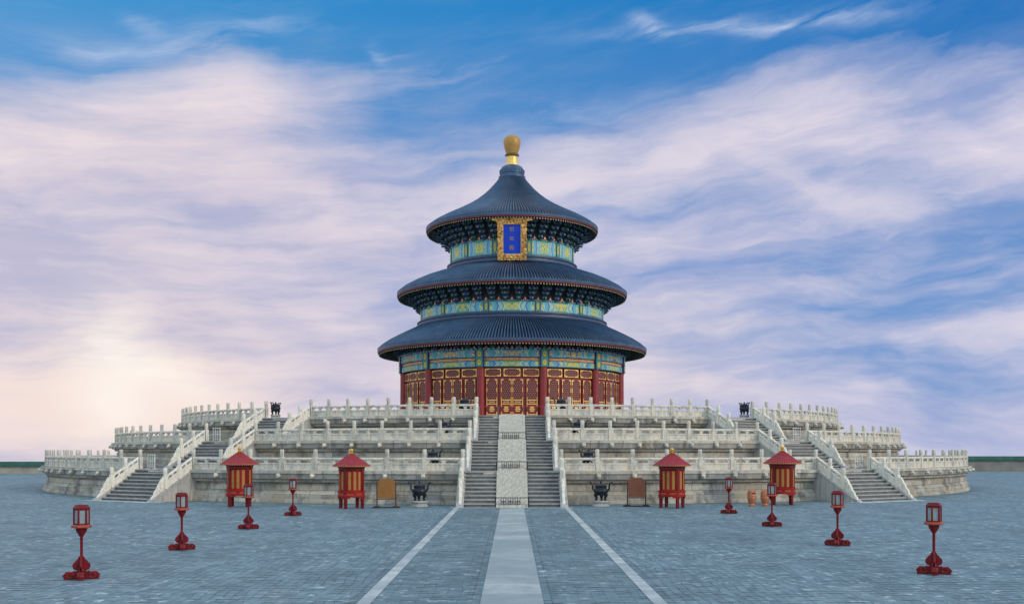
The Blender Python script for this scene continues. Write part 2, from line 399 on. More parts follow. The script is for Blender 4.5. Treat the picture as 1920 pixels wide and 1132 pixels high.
def painted(name, bright, k=1.0, ped=1.0, seed=0):
    """a painted architrave: symmetric panels of blue, green and turquoise with gilded figures"""
    m, t, b = new_mat(name)
    uv = t.n('ShaderNodeUVMap').outputs[0]
    oi = t.n('ShaderNodeObjectInfo')
    x, y, _ = t.sep(uv)
    s = t.math('MULTIPLY', t.math('ABSOLUTE', t.math('SUBTRACT', x, 0.5)), 2.0)
    # zig-zag edges to the panels
    zz = t.math('MULTIPLY', t.math('ABSOLUTE', t.math('SUBTRACT', y, 0.5)), 0.16)
    s2 = t.math('SUBTRACT', s, zz)
    tu = (0.055 * bright, 0.235 * bright, 0.30 * bright); bl = (0.012 * bright, 0.075 * bright, 0.25 * bright)
    gr = (0.022 * bright, 0.190 * bright, 0.150 * bright); wh = (0.36 * bright, 0.50 * bright, 0.52 * bright)
    z = [(0.0, gr if seed else bl), (0.30, wh), (0.318, tu), (0.54, wh), (0.558, bl if seed else gr), (0.62, tu), (0.80, wh), (0.815, gr if seed else bl), (0.965, tu)]
    base = t.ramp(s2, z, 'CONSTANT')
    # figures: clumps of gold and pale strokes centred in the panels
    sc = t.comb(t.math('MULTIPLY', s, 17.0 * ped), t.math('MULTIPLY', y, 3.2), t.math('MULTIPLY', oi.outputs['Random'], 20.0))
    n1 = t.noise(sc, 1.0, 5.0, 0.65, 1.2)
    mid = t.math('SUBTRACT', 1.0, t.math('MULTIPLY', t.math('ABSOLUTE', t.math('SUBTRACT', y, 0.5)), 2.0))
    where = t.ramp(s2, [(0.0, 1.0), (0.27, 1.0), (0.31, 0.0), (0.40, 0.0), (0.43, 1.0), (0.50, 1.0), (0.53, 0.0), (0.66, 0.0), (0.83, 0.0), (0.85, 1.0), (0.93, 1.0), (0.95, 0.0)])
    fig = t.math('MULTIPLY', t.math('MULTIPLY', where, t.ramp(mid, [(0.12, 0.0), (0.5, 1.0)])), t.ramp(n1, [(0.45, 0.0), (0.52, 1.0)]))
    alt = t.ramp(s2, [(0.0, (0.72, 0.58, 0.08)), (0.35, (0.68, 0.55, 0.14)), (0.75, (0.78, 0.60, 0.20))])
    c = t.mix(fig, base, alt)
    n2 = t.noise(t.mapping(sc, loc=(4, 7, 1), sc=(1.7, 1.9, 1)), 1.0, 4.0, 0.6, 0.8)
    c = t.mix(t.ramp(n2, [(0.63, 0.0), (0.68, 0.8)]), c, (0.42 * bright, 0.52 * bright, 0.55 * bright))
    n3 = t.noise(t.mapping(sc, loc=(14, 2, 1), sc=(1.5, 1.4, 1)), 1.0, 4.0, 0.6, 0.8)
    c = t.mix(t.ramp(n3, [(0.66, 0.0), (0.70, 0.7)]), c, (0.34, 0.08, 0.10))
    edge = t.ramp(y, [(0.0, 0.0), (0.05, 1.0), (0.95, 1.0), (1.0, 0.0)], 'CONSTANT')
    c = t.mix(edge, (0.05, 0.22, 0.26), c)
    t.l(c, b.inputs['Base Color']); b.inputs['Roughness'].default_value = 0.55
    return m
M['paint_low'] = painted('painted_architrave', 1.45)
M['paint_low2'] = painted('painted_lower_architrave', 1.45, seed=1)
M['paint_up'] = painted('painted_upper_frieze', 1.75, ped=0.8, seed=1)

def strip_mat():
    m, t, b = new_mat('orange_floral_strip')
    uv = t.n('ShaderNodeUVMap').outputs[0]
    n = t.noise(t.mapping(uv, sc=(34, 2.2, 1)), 1.0, 4.0, 0.6, 1.0)
    c = t.ramp(n, [(0.36, (0.30, 0.05, 0.03)), (0.46, (0.55, 0.20, 0.07)), (0.56, (0.68, 0.44, 0.20)), (0.68, (0.60, 0.12, 0.10))])
    t.l(c, b.inputs['Base Color']); b.inputs['Roughness'].default_value = 0.55
    return m
M['strip_paint'] = strip_mat()

def rosette_mat():
    m, t, b = new_mat('painted_column_head')
    uv = t.n('ShaderNodeUVMap').outputs[0]
    x, y, _ = t.sep(uv)
    yy = t.math('FRACT', t.math('MULTIPLY', y, 1.0))
    d = t.vmath('LENGTH', t.comb(t.math('SUBTRACT', x, 0.5), t.math('MULTIPLY', t.math('SUBTRACT', yy, 0.5), 0.9)))
    n = t.noise(t.mapping(uv, sc=(6, 6, 1)), 1.0, 4.0, 0.6)
    dd = t.math('MULTIPLY_ADD', n, 0.16, t.math('SUBTRACT', d, 0.08))
    c = t.ramp(dd, [(0.0, (0.42, 0.22, 0.05)), (0.10, (0.52, 0.45, 0.07)), (0.27, (0.30, 0.36, 0.10)), (0.33, (0.03, 0.20, 0.15)), (0.45, (0.05, 0.26, 0.28))], 'CONSTANT')
    t.l(c, b.inputs['Base Color']); b.inputs['Roughness'].default_value = 0.55
    return m
M['rosette'] = rosette_mat()

def lattice_mat():
    m, t, b = new_mat('lattice_screen')
    uv = t.n('ShaderNodeUVMap').outputs[0]
    x, y, _ = t.sep(uv)
    px, py = 2 * pi / 0.21, 2 * pi / 0.21
    a = t.math('COSINE', t.math('MULTIPLY', t.math('ADD', x, t.math('MULTIPLY', y, 0.58)), px))
    c_ = t.math('COSINE', t.math('MULTIPLY', t.math('SUBTRACT', x, t.math('MULTIPLY', y, 0.58)), px))
    e = t.math('COSINE', t.math('MULTIPLY', y, px * 1.16))
    s = t.math('ADD', t.math('ADD', a, c_), e)
    f = t.ramp(t.math('MULTIPLY_ADD', s, 0.2, 0.4), [(0.24, 0.0), (0.36, 0.30), (0.66, 0.22), (0.84, 1.0)])
    col = t.mix(f, (0.050, 0.007, 0.014), (0.52, 0.17, 0.11))
    t.l(col, b.inputs['Base Color']); b.inputs['Roughness'].default_value = 0.6
    return m
M['lattice'] = lattice_mat()

def gilt_carved():
    m, t, b = new_mat('carved_gilt_frame')
    v = objvec(t, False)
    n = t.noise(v, 4.5, 4.0, 0.6, 1.5)
    c = t.ramp(n, [(0.36, (0.16, 0.045, 0.01)), (0.46, (0.62, 0.30, 0.06)), (0.58, (0.95, 0.64, 0.24))])
    t.l(c, b.inputs['Base Color']); b.inputs['Metallic'].default_value = 0.35; b.inputs['Roughness'].default_value = 0.4
    t.l(t.bump(n, 0.9, 0.15), b.inputs['Normal'])
    return m
M['gilt_frame'] = gilt_carved()
M['plaque_blue'] = simple('royal_blue_panel', (0.004, 0.050, 0.58), 0.4, var=0.12, scale=1.5)
M['char'] = simple('faded_gilt_characters', (0.42, 0.30, 0.22), 0.5, 0.2, 0.2)
M['lacquer'] = simple('red_lacquer', (0.145, 0.003, 0.007), 0.42, var=0.35, scale=7.0, spec=0.3, bump=0.1)
M['lacquer_mat'] = simple('red_painted_wood', (0.29, 0.006, 0.007), 0.5, var=0.3, scale=7.0, spec=0.3)
M['lacquer_edge'] = simple('orange_red_edge', (0.34, 0.055, 0.025), 0.45, var=0.25, scale=9.0)
M['lacquer_roof'] = simple('red_kiosk_roof', (0.26, 0.018, 0.028), 0.55, var=0.25, scale=5.0, spec=0.35)
M['yellow'] = simple('ochre_silk_panel', (0.34, 0.155, 0.024), 0.6, var=0.15, scale=4.0)
M['pane'] = simple('pale_lantern_pane', (0.22, 0.27, 0.285), 0.25, var=0.18, scale=5.0)
M['bronze'] = simple('dark_bronze', (0.014, 0.020, 0.030), 0.42, 0.25, 0.5, 5.0, 0.2)
M['pedestal'] = marble('grey_pedestal_stone', (0.30, 0.30, 0.29), (0.42, 0.42, 0.40), (0.44, 0.40, 0.34), 0.5)
M['wood'] = simple('ochre_brown_board', (0.27, 0.115, 0.022), 0.5, var=0.15, scale=3.0)
M['wood_red'] = simple('reddish_brown_board', (0.27, 0.085, 0.038), 0.5, var=0.15, scale=3.0)
M['wood_dark'] = simple('dark_brown_frame', (0.085, 0.038, 0.026), 0.5, var=0.3, scale=5.0)
M['base_dark'] = simple('near_black_base', (0.022, 0.014, 0.016), 0.5, var=0.3, scale=5.0)
M['copper'] = simple('copper_bin', (0.46, 0.175, 0.085), 0.4, 0.35, 0.22, 5.0)
M['black'] = simple('black_iron', (0.010, 0.010, 0.012), 0.5, 0.3, 0.2)
M['white_metal'] = simple('white_painted_metal', (0.68, 0.70, 0.68), 0.4, var=0.08)
M['green_tile'] = simple('green_glazed_coping', (0.012, 0.095, 0.062), 0.3, var=0.35, scale=0.8, jitter=False)
M['court_wall'] = simple('grey_court_wall', (0.20, 0.20, 0.185), 0.8, var=0.25, scale=0.5, jitter=False)
M['court_wall_l'] = simple('buff_court_wall', (0.36, 0.33, 0.27), 0.8, var=0.25, scale=0.5, jitter=False)

# ------------------------------------------------------------------ mesh builder
class MB:
    def __init__(s):
        s.v = []; s.f = []; s.mi = []; s.uv = []
    def add(s, verts, faces, mi=0, uvs=None):
        o = len(s.v); s.v += [tuple(p) for p in verts]
        for i, f in enumerate(faces):
            s.f.append([o + k for k in f]); s.mi.append(mi)
            s.uv.append(uvs[i] if uvs else None)
    def box(s, c, d, mi=0, rz=0.0, mat=None, taper=1.0):
        x, y, z = d[0] / 2, d[1] / 2, d[2] / 2
        P = [(-x, -y, -z), (x, -y, -z), (x, y, -z), (-x, y, -z), (-x * taper, -y * taper, z), (x * taper, -y * taper, z), (x * taper, y * taper, z), (-x * taper, y * taper, z)]
        if mat is None: mat = Matrix.Rotation(rz, 4, 'Z')
        P = [mat @ Vector(p) + Vector(c) for p in P]
        s.add(P, [(0, 3, 2, 1), (4, 5, 6, 7), (0, 1, 5, 4), (1, 2, 6, 5), (2, 3, 7, 6), (3, 0, 4, 7)], mi)
    def lathe(s, prof, seg=48, c=(0, 0, 0), mi=0, a0=0.0, a1=2 * pi, caps=True, uvr=None, sc=(1, 1)):
        full = abs(a1 - a0 - 2 * pi) < 1e-6
        n = seg if full else seg + 1
        V = []
        for (r, z) in prof:
            for k in range(n):
                a = a0 + (a1 - a0) * k / seg
                V.append((c[0] + r * sin(a) * sc[0], c[1] - r * cos(a) * sc[1], c[2] + z))
        F = []; U = []
        acc = [0.0]
        for j in range(1, len(prof)):
            acc.append(acc[-1] + math.hypot(prof[j][0] - prof[j - 1][0], prof[j][1] - prof[j - 1][1]))
        rr = uvr or 1.0
        for j in range(len(prof) - 1):
            for k in range(seg):
                k2 = (k + 1) % n
                F.append((j * n + k, j * n + k2, (j + 1) * n + k2, (j + 1) * n + k))
                ua = (a0 + (a1 - a0) * k / seg) * rr; ub = (a0 + (a1 - a0) * (k + 1) / seg) * rr
                U.append([(ua, acc[j]), (ub, acc[j]), (ub, acc[j + 1]), (ua, acc[j + 1])])
        if full and caps:
            if prof[0][0] > 1e-4: F.append(tuple(reversed(range(n)))); U.append(None)
            if prof[-1][0] > 1e-4: F.append(tuple((len(prof) - 1) * n + k for k in range(n))); U.append(None)
        s.add(V, F, mi, U)
    def cbox(s, a0, a1, z0, z1, r0, r1, seg=1, mi=0, uv=None):
        """a block bent round the z axis: angles a0..a1 (0 faces the viewer), r0 inside, r1 outside; uv=(u0,u1,v0,v1) on the outer face"""
        V = []
        for k in range(seg + 1):
            a = a0 + (a1 - a0) * k / seg
            for (r, z) in ((r0, z0), (r1, z0), (r1, z1), (r0, z1)):
                V.append((r * sin(a), -r * cos(a), z))
        F = []; U = []
        for k in range(seg):
            b = 4 * k; q = b + 4
            ua, ub = k / seg, (k + 1) / seg
            if uv:
                ua, ub = uv[0] + (uv[1] - uv[0]) * ua, uv[0] + (uv[1] - uv[0]) * ub
                fu = [(ua, uv[2]), (ub, uv[2]), (ub, uv[3]), (ua, uv[3])]
            else: fu = None
            F.append((b + 1, q + 1, q + 2, b + 2)); U.append(fu)
            F.append((b, b + 3, q + 3, q)); U.append(None)
            F.append((b + 3, b + 2, q + 2, q + 3)); U.append(None)
            F.append((b, q, q + 1, b + 1)); U.append(None)
        F.append((0, 1, 2, 3)); U.append(None)
        e = 4 * seg; F.append((e, e + 3, e + 2, e + 1)); U.append(None)
        s.add(V, F, mi, U)
    def prism(s, pts, depth, axis='y', off=0.0, mi=0, xf=None):
        """outline pts (p,q): axis y -> (x,z) plane extruded along y; axis x -> (y,z) along x; axis z -> (x,y) along z"""
        n = len(pts)
        def P(p, q, d):
            if axis == 'y': w = (p, d, q)
            elif axis == 'x': w = (d, p, q)
            else: w = (p, q, d)
            return xf @ Vector(w) if xf else w
        V = [P(p, q, off - depth / 2) for p, q in pts] + [P(p, q, off + depth / 2) for p, q in pts]
        F = [tuple(range(n)), tuple(reversed(range(n, 2 * n)))] + [(i, n + i, n + (i + 1) % n, (i + 1) % n) for i in range(n)]
        s.add(V, F, mi)
    def tube(s, pts, rad, seg=8, mi=0, cap=True):
        pts = [Vector(p) for p in pts]; V = []; n = len(pts)
        rads = rad if hasattr(rad, '__len__') else [rad] * n
        up = Vector((0.13, 0.21, 0.97)).normalized()
        for i, p in enumerate(pts):
            d = (pts[min(i + 1, n - 1)] - pts[max(i - 1, 0)]).normalized()
            a = d.cross(up)
            if a.length < 0.05: a = d.cross(Vector((1, 0, 0)))
            a.normalize(); b = d.cross(a)
            for k in range(seg):
                t = 2 * pi * k / seg
                V.append(p + (a * cos(t) + b * sin(t)) * rads[i])
        F = []
        for i in range(n - 1):
            for k in range(seg):
                F.append((i * seg + k, i * seg + (k + 1) % seg, (i + 1) * seg + (k + 1) % seg, (i + 1) * seg + k))
        if cap: F += [tuple(reversed(range(seg))), tuple((n - 1) * seg + k for k in range(seg))]
        s.add(V, F, mi)
    def mesh(s, name, mats, bevel=0.0, smooth=38, segs=1):
        me = bpy.data.meshes.new(name)
        me.from_pydata(s.v, [], s.f)
        if any(s.uv):
            L = me.uv_layers.new(name='UVMap')
            i = 0
            data = []
            for f, u in zip(s.f, s.uv):
                for k in range(len(f)):
                    data += list(u[k]) if u else [0.0, 0.0]
            L.data.foreach_set('uv', data)
        if not isinstance(mats, (list, tuple)): mats = [mats]
        for m in mats: me.materials.append(m)
        me.polygons.foreach_set('material_index', s.mi)
        bm = bmesh.new(); bm.from_mesh(me)
        bmesh.ops.recalc_face_normals(bm, faces=bm.faces)
        if bevel:
            bmesh.ops.remove_doubles(bm, verts=bm.verts, dist=1e-5)
            es = [e for e in bm.edges if len(e.link_faces) == 2 and e.calc_face_angle(0) > R(35)]
            bmesh.ops.bevel(bm, geom=es, offset=bevel, segments=segs, affect='EDGES', clamp_overlap=True)
        bm.to_mesh(me); bm.free()
        if smooth:
            me.polygons.foreach_set('use_smooth', [True] * len(me.polygons))
            me.set_sharp_from_angle(angle=R(smooth))
        me.update()
        return me
    def build(s, name, mats, parent=None, loc=(0, 0, 0), rz=0.0, **kw):
        return link(name, s.mesh(name, mats, **kw), parent, loc, rz)

def link(name, me, parent=None, loc=(0, 0, 0), rz=0.0):
    o = bpy.data.objects.new(name, me); COL.objects.link(o)
    o.location = loc; o.rotation_euler = (0, 0, rz)
    if parent: o.parent = parent
    return o
def thing(name, label, cat, loc=(0, 0, 0), rz=0.0, group=None):
    o = bpy.data.objects.new(name, None); COL.objects.link(o)
    o.empty_display_size = 0.3
    o.location = loc; o.rotation_euler = (0, 0, rz)
    o['label'] = label; o['category'] = cat
    if group: o['group'] = group
    return o
def tag(o, label, cat, group=None):
    o['label'] = label; o['category'] = cat
    if group: o['group'] = group
    return o
KIDS = {}
def copy_tree(o, parent=None):
    c = o.copy(); COL.objects.link(c)
    c.parent = parent
    for ch in list(o.children): copy_tree(ch, c)
    return c
def struct(o, label=None):
    o['kind'] = 'structure'
    if label: o['label'] = label
    return o
def pol(phi, r, z=0.0):
    return (r * sin(phi), -r * cos(phi), z)

# ------------------------------------------------------------------ ground
def sheet(name, x0, x1, y0, y1, z, mat):
    mb = MB(); mb.add([(x0, y0, z), (x1, y0, z), (x1, y1, z), (x0, y1, z)], [(0, 1, 2, 3)])
    return struct(mb.build(name, mat, smooth=0))
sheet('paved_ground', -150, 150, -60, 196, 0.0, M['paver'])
sheet('brick_path', -3.62, 3.62, -60, 61.9, 0.004, M['paver_mid'])
for s in (-1, 1):
    sheet('kerb_strip', s * 3.26 - 0.155, s * 3.26 + 0.155, -60, 61.3, 0.012, M['strip'])
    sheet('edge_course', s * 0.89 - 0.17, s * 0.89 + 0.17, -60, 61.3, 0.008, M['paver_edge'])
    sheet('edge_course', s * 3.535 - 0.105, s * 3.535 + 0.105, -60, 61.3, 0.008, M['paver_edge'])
sheet('pale_stone_path', -0.70, 0.70, -60, 61.3, 0.012, M['path'])
sheet('stone_sill', -3.62, 3.62, 61.3, 61.95, 0.016, M['strip'])

# ------------------------------------------------------------------ balustrade pieces (shared meshes)
def post_mesh():
    mb = MB()
    mb.box((0, 0, 0.44), (0.27, 0.27, 0.88))
    mb.lathe([(0.115, 0.88), (0.112, 0.92), (0.132, 0.95), (0.136, 1.33), (0.125, 1.375), (0.09, 1.385)], 10)
    return mb.mesh('post', M['marble'], bevel=0.012)
POST = post_mesh()
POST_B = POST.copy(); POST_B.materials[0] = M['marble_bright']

def panel_mesh(L, slope=0.0, bright=False):
    mb = MB()
    th = 0.15
    mb.box((0, 0, 0.25), (L, th, 0.50))
    # raised frame round the sunk field, both faces
    for sy in (-1, 1):
        y = sy * (th / 2 + 0.012)
        mb.box((0, y, 0.445), (L - 0.02, 0.03, 0.085)); mb.box((0, y, 0.05), (L - 0.02, 0.03, 0.085))
        for sx in (-1, 1): mb.box((sx * (L / 2 - 0.065), y, 0.248), (0.09, 0.03, 0.30))
    # pierced middle: vase in the centre, half clouds at the ends
    w = min(0.16, L * 0.08)
    vase = [(-w, 0.50), (w, 0.50), (w * 0.62, 0.56), (w * 1.0, 0.62), (w * 1.9, 0.70), (-w * 1.9, 0.70), (-w * 1.0, 0.62), (-w * 0.62, 0.56)]
    mb.prism(vase, 0.13)
    for sx in (-1, 1):
        e = sx * (L / 2)
        hc = [(e, 0.50), (e - sx * w * 1.3, 0.50), (e - sx * w * 0.9, 0.56), (e - sx * w * 1.3, 0.62), (e - sx * w * 2.3, 0.70), (e, 0.70)]
        mb.prism(hc, 0.13)
    prof = [(-0.095, 0.70), (0.095, 0.70), (0.11, 0.76), (0.085, 0.83), (0.0, 0.855), (-0.085, 0.83), (-0.11, 0.76)]
    mb.prism(prof, L, axis='x')
    if slope:
        mb.v = [(x, y, z + slope * x) for x, y, z in mb.v]
    return mb.mesh('balustrade_panel', M['marble_bright' if bright else 'marble'], bevel=0.008)

def spout_mesh(k=0.62):
    """a beast-head water spout jutting out under a post"""
    mb = MB()
    mb.tube([(0, 0.35, 0.0), (0, 0.0, 0.0), (0, -0.18, 0.02)], [0.15, 0.17, 0.20], 10)
    mb.tube([(0, -0.16, 0.03), (0, -0.34, 0.02), (0, -0.52, -0.03), (0, -0.60, -0.06)], [0.21, 0.225, 0.17, 0.11], 10)
    for s in (-1, 1):
        mb.tube([(s * 0.12, -0.22, 0.17), (s * 0.14, -0.34, 0.20), (s * 0.10, -0.42, 0.15)], [0.05, 0.075, 0.04], 6)
        mb.tube([(s * 0.18, -0.20, 0.05), (s * 0.26, -0.12, 0.10)], [0.06, 0.02], 6)
    mb.box((0, -0.55, -0.14), (0.16, 0.16, 0.07))
    mb.v = [(x * k, (y if y > 0 else y * k), z * k) for x, y, z in mb.v]
    return mb.mesh('water_spout', M['marble'])
SPOUT = spout_mesh()

def scroll_mesh(m):
    """the drum-stone end of a stair balustrade: runs outward (-y) from a post, falling by slope m"""
    out = [(0, 0.0), (0, 0.80), (-0.16, 0.86), (-0.30, 0.76), (-0.36, 0.60), (-0.48, 0.58), (-0.56, 0.46), (-0.58, 0.36), (-0.70, 0.36), (-0.80, 0.26), (-0.84, 0.14), (-0.98, 0.12), (-1.08, 0.0)]
    mb = MB()
    mb.prism([(p, q + m * p) for p, q in out], 0.17, axis='x')
    for c_, r in (((-0.20, 0.42), 0.20), ((-0.52, 0.22), 0.13)):
        for sx in (-1, 1):
            pts = []
            for k in range(13):
                a = 2 * pi * k / 12
                pts.append((sx * 0.088, c_[0] + r * cos(a), c_[1] + r * sin(a) + m * c_[0]))
            mb.tube(pts, 0.028, 5)
    return mb.mesh('scroll_end', M['marble_bright'], bevel=0.015)

# ------------------------------------------------------------------ the three terraces
TIERS = [dict(R=44.5, h0=0.0, h1=2.10, wc=3.10, ws=2.75, xs=-0.5), dict(R=38.75, h0=2.10, h1=4.10, wc=2.89, ws=2.60, xs=-0.4), dict(R=33.0, h0=4.10, h1=6.0, wc=2.62, ws=2.42, xs=-0.22)]
SIDE = R(32.0)
WHICH = ['lowest', 'middle', 'top']

def terrace(i):
    T = TIERS[i]; Rr, h0, h1 = T['R'], T['h0'], T['h1']; H = h1 - h0
    lab = ['lowest and widest round tier of the white marble terrace, standing on the grey paving',
           'middle round tier of the white marble terrace, between the lowest and the top tier',
           'top and smallest round tier of the white marble terrace, carrying the red hall'][i]
    root = thing('marble_terrace', lab, 'terrace', (T['xs'], DC, h0), 0, 'stacked marble terrace tiers')
    # masonry drum: base course, ledge, swelling wall, waist, cove, deep cornice, lip
    pr = [(Rr + 0.32, 0.0), (Rr + 0.32, 0.18), (Rr + 0.24, 0.19), (Rr + 0.24, 0.28), (Rr + 0.14, 0.31), (Rr + 0.17, 0.40), (Rr + 0.17, 0.56), (Rr + 0.10, 0.66), (Rr + 0.0, 0.70), (Rr - 0.03, 0.72),
          (Rr - 0.03, H - 0.86), (Rr - 0.16, H - 0.85), (Rr - 0.16, H - 0.76), (Rr + 0.10, H - 0.75), (Rr + 0.16, H - 0.58), (Rr + 0.36, H - 0.54), (Rr + 0.37, H - 0.19), (Rr + 0.44, H - 0.18), (Rr + 0.44, H)]
    mb = MB()
    k1 = next(k for k, p in enumerate(pr) if p[1] > H - 0.555)
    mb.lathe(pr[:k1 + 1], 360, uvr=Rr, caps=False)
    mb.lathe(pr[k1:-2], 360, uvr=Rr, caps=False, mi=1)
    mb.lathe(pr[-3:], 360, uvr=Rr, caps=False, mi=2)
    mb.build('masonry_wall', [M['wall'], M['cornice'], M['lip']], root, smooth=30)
    mb = MB(); rin = (TIERS[i + 1]['R'] - 0.3) if i < 2 else 6.0
    mb.lathe([(Rr + 0.44, H + 0.001), (rin, H + 0.001)], 240, caps=False, uvr=Rr)
    mb.build('paving', M['step'], root, smooth=0)
    # ring of posts and panels, open at the three stairs
    ps = math.asin(T['ws'] / Rr)
    a1, a2 = SIDE - ps, SIDE + ps
    n_in = 8
    step2 = R(3.06); n_out = 28
    angs_back = [a2 + step2 * k for k in range(n_out + 1)]
    chord_b = 2 * Rr * sin(step2 / 2) - 0.27
    PB = panel_mesh(chord_b + 0.02)
    posts = []
    A0 = {}
    for s in (-1, 1):
        pc = a0 = A0[s] = math.asin((T['wc'] - s * T['xs']) / Rr)
        step = (a1 - a0) / n_in
        angs_front = [a0 + step * k for k in range(n_in + 1)]
        PF = panel_mesh(2 * Rr * sin(step / 2) - 0.25)
        for angs, pm in ((angs_front, PF), (angs_back, PB)):
            for k, a in enumerate(angs):
                x, y, _ = pol(s * a, Rr)
                link('post', POST, root, (x, y, H), s * a)
                x2, y2, _ = pol(s * a, Rr + 0.30)
                if a > pc + 0.01: link('water_spout', SPOUT, root, (x2, y2, H - 0.34), s * a)
                if k < len(angs) - 1:
                    am = (a + angs[k + 1]) / 2
                    rc = Rr * cos((angs[k + 1] - a) / 2)
                    x, y, _ = pol(s * am, rc)
                    link('balustrade_panel', pm, root, (x, y, H), s * am)
    # low plinth course under the balustrade
    mb = MB()
    for s in (-1, 1):
        for lo, hi in ((A0[s], a1), (a2, angs_back[-1])):
            n = 80
            mb.cbox(min(s * lo, s * hi), max(s * lo, s * hi), H - 0.001, H + 0.06, Rr - 0.16, Rr + 0.16, n)
    mb.build('plinth_course', M['marble'], root, smooth=30)
    return root
TERR = [terrace(i) for i in range(3)]

# ------------------------------------------------------------------ stairs
N_STEP = 9; TREAD = 0.345
def flight(i, phi, w, central, label):
    T = TIERS[i]; Rr, h0, h1 = T['R'], T['h0'], T['h1']; H = h1 - h0
    root = thing('stone_staircase', label, 'staircase', (0 if central else T['xs'], DC, h0), phi, 'flights of stairs up the marble terrace')
    ro = Rr + 0.44 + (N_STEP - 1) * TREAD
    rise = H / N_STEP
    m = H / (N_STEP * TREAD)              # slope
    spans = [(-w + 0.13, -0.97), (0.97, w - 0.13)] if central else [(-w + 0.13, w - 0.13)]
    for k in range(N_STEP):
        for (t0, t1) in spans:
            mb = MB(); fr = ro - k * TREAD
            zt = (k + 1) * rise + (0.004 if k == N_STEP - 1 else 0)
            back = Rr - 0.3
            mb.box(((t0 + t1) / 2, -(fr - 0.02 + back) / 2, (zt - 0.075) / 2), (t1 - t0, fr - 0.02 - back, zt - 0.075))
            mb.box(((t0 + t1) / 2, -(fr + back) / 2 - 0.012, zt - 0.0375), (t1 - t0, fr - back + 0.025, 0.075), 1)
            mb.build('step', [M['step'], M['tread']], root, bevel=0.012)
    def zl(s): return H + 0.05 - (s - Rr - 0.05) * (H - 0.24) / (ro + 0.12 - Rr - 0.05)
    sl = (H - 0.24) / (ro + 0.12 - Rr - 0.05)
    s_mid = [Rr, Rr + 1.16, Rr + 2.28]
    L = 1.14 - 0.27
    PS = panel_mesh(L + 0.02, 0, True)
    for sx in (-1, 1):
        # sloping cheek wall, with a coping a little proud of it
        mb = MB()
        mb.prism([(-(Rr - 0.2), 0), (-(Rr - 0.2), zl(Rr - 0.2) - 0.13), (-(ro + 0.50), zl(ro + 0.50) - 0.13), (-(ro + 0.50), 0)], 0.40, 'x', off=sx * (w + 0.02))
        mb.prism([(-(Rr - 0.08), zl(Rr - 0.08) - 0.13), (-(Rr - 0.08), H + 0.03), (-(Rr + 0.05), zl(Rr + 0.05)), (-(ro + 0.56), zl(ro + 0.56)), (-(ro + 0.56), zl(ro + 0.56) - 0.16)], 0.46, 'x', off=sx * (w + 0.02), mi=1)
        mb.build('cheek_wall', [M['wall_plain'], M['step_light']], root, bevel=0.01)
        for s in s_mid[1:]:
            link('post', POST_B, root, (sx * w, -s, zl(s) - 0.02))
        for a, b in zip(s_mid[:-1], s_mid[1:]):
            mb_ = FLP.get((round(sl, 3),))
            if mb_ is None:
                mb_ = FLP[(round(sl, 3),)] = panel_mesh(b - a - 0.25, sl, True)
            # panel x axis -> +y (uphill) : rotate by 90 degrees
            sm = (a + b) / 2
            link('balustrade_panel', mb_, root, (sx * w, -sm, zl(sm) - 0.01), R(90))
        sc = FLS.get(round(sl, 3))
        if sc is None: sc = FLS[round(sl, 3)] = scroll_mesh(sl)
        link('scroll_end', sc, root, (sx * w, -(s_mid[-1] + 0.12), zl(s_mid[-1] + 0.12) - 0.01))
    if central:
        # carved slab: a real relief grid laid on the slope
        mb = MB(); nx, ny = 44, 84
        s0, s1 = ro + 0.02, Rr + 0.46
        V = []
        for j in range(ny + 1):
            f = j / ny; s = s0 + (s1 - s0) * f; z = 0.16 + (H - 0.12) * f
            for k in range(nx + 1):
                g = -0.955 + 1.91 * k / nx
                e = min(1.0, min(k, nx - k, j, ny - j) / 3.0)
                q = mnoise.noise(Vector((g * 6, f * 20 + i * 9, 0.3))) + 0.6 * mnoise.noise(Vector((g * 12, f * 40 + i * 5, 4.2)))
                border = 1.0 if 3 < k < nx - 3 and 3 < j < ny - 3 else 0.0
                V.append((g, -s - 0.0, z + (0.04 * q * border + 0.02 * (1 - border))))
        F = [(j * (nx + 1) + k, j * (nx + 1) + k + 1, (j + 1) * (nx + 1) + k + 1, (j + 1) * (nx + 1) + k) for j in range(ny) for k in range(nx)]
        mb.add(V, F)
        mb.prism([(-s0 - 0.01, 0.0), (-s0 - 0.01, 0.13), (-s1, H - 0.02), (-s1 + 0.5, H - 0.02), (-s1 + 0.5, 0)], 1.90, 'x', mi=1)
        mb.prism([(-s1 - 0.02, H - 0.3), (-s1 - 0.02, H + 0.035), (-s1 + 0.55, H + 0.035), (-s1 + 0.55, H - 0.3)], 1.91, 'x', mi=1)
        mb.build('carved_slab', [M['carved'], M['marble']], root, smooth=60)
        # dark gutters either side of the slab
        mb = MB()
        for sx in (-1, 1):
            mb.prism([(-s0, 0.0), (-s0, 0.05), (-s1, H - 0.08), (-s1, 0.0)], 0.03, 'x', off=sx * 0.962)
        mb.build('joint', M['dark'], root)
    else:
        mb = MB(); mb.box((0, -(ro + 0.25), 0.02), (2 * w + 1.2, 1.3, 0.04))
        mb.build('sill', M['strip'] if i == 0 else M['tread'], root, bevel=0.01)
    return root
FLP, FLS = {}, {}
M['wall_plain'] = marble('cheek_stone', (0.30, 0.30, 0.29), (0.44, 0.435, 0.415), (0.45, 0.40, 0.32), 0.6)
M['step_light'] = marble('coping_stone', (0.30, 0.31, 0.31), (0.40, 0.40, 0.39), (0.38, 0.36, 0.32), 0.6)
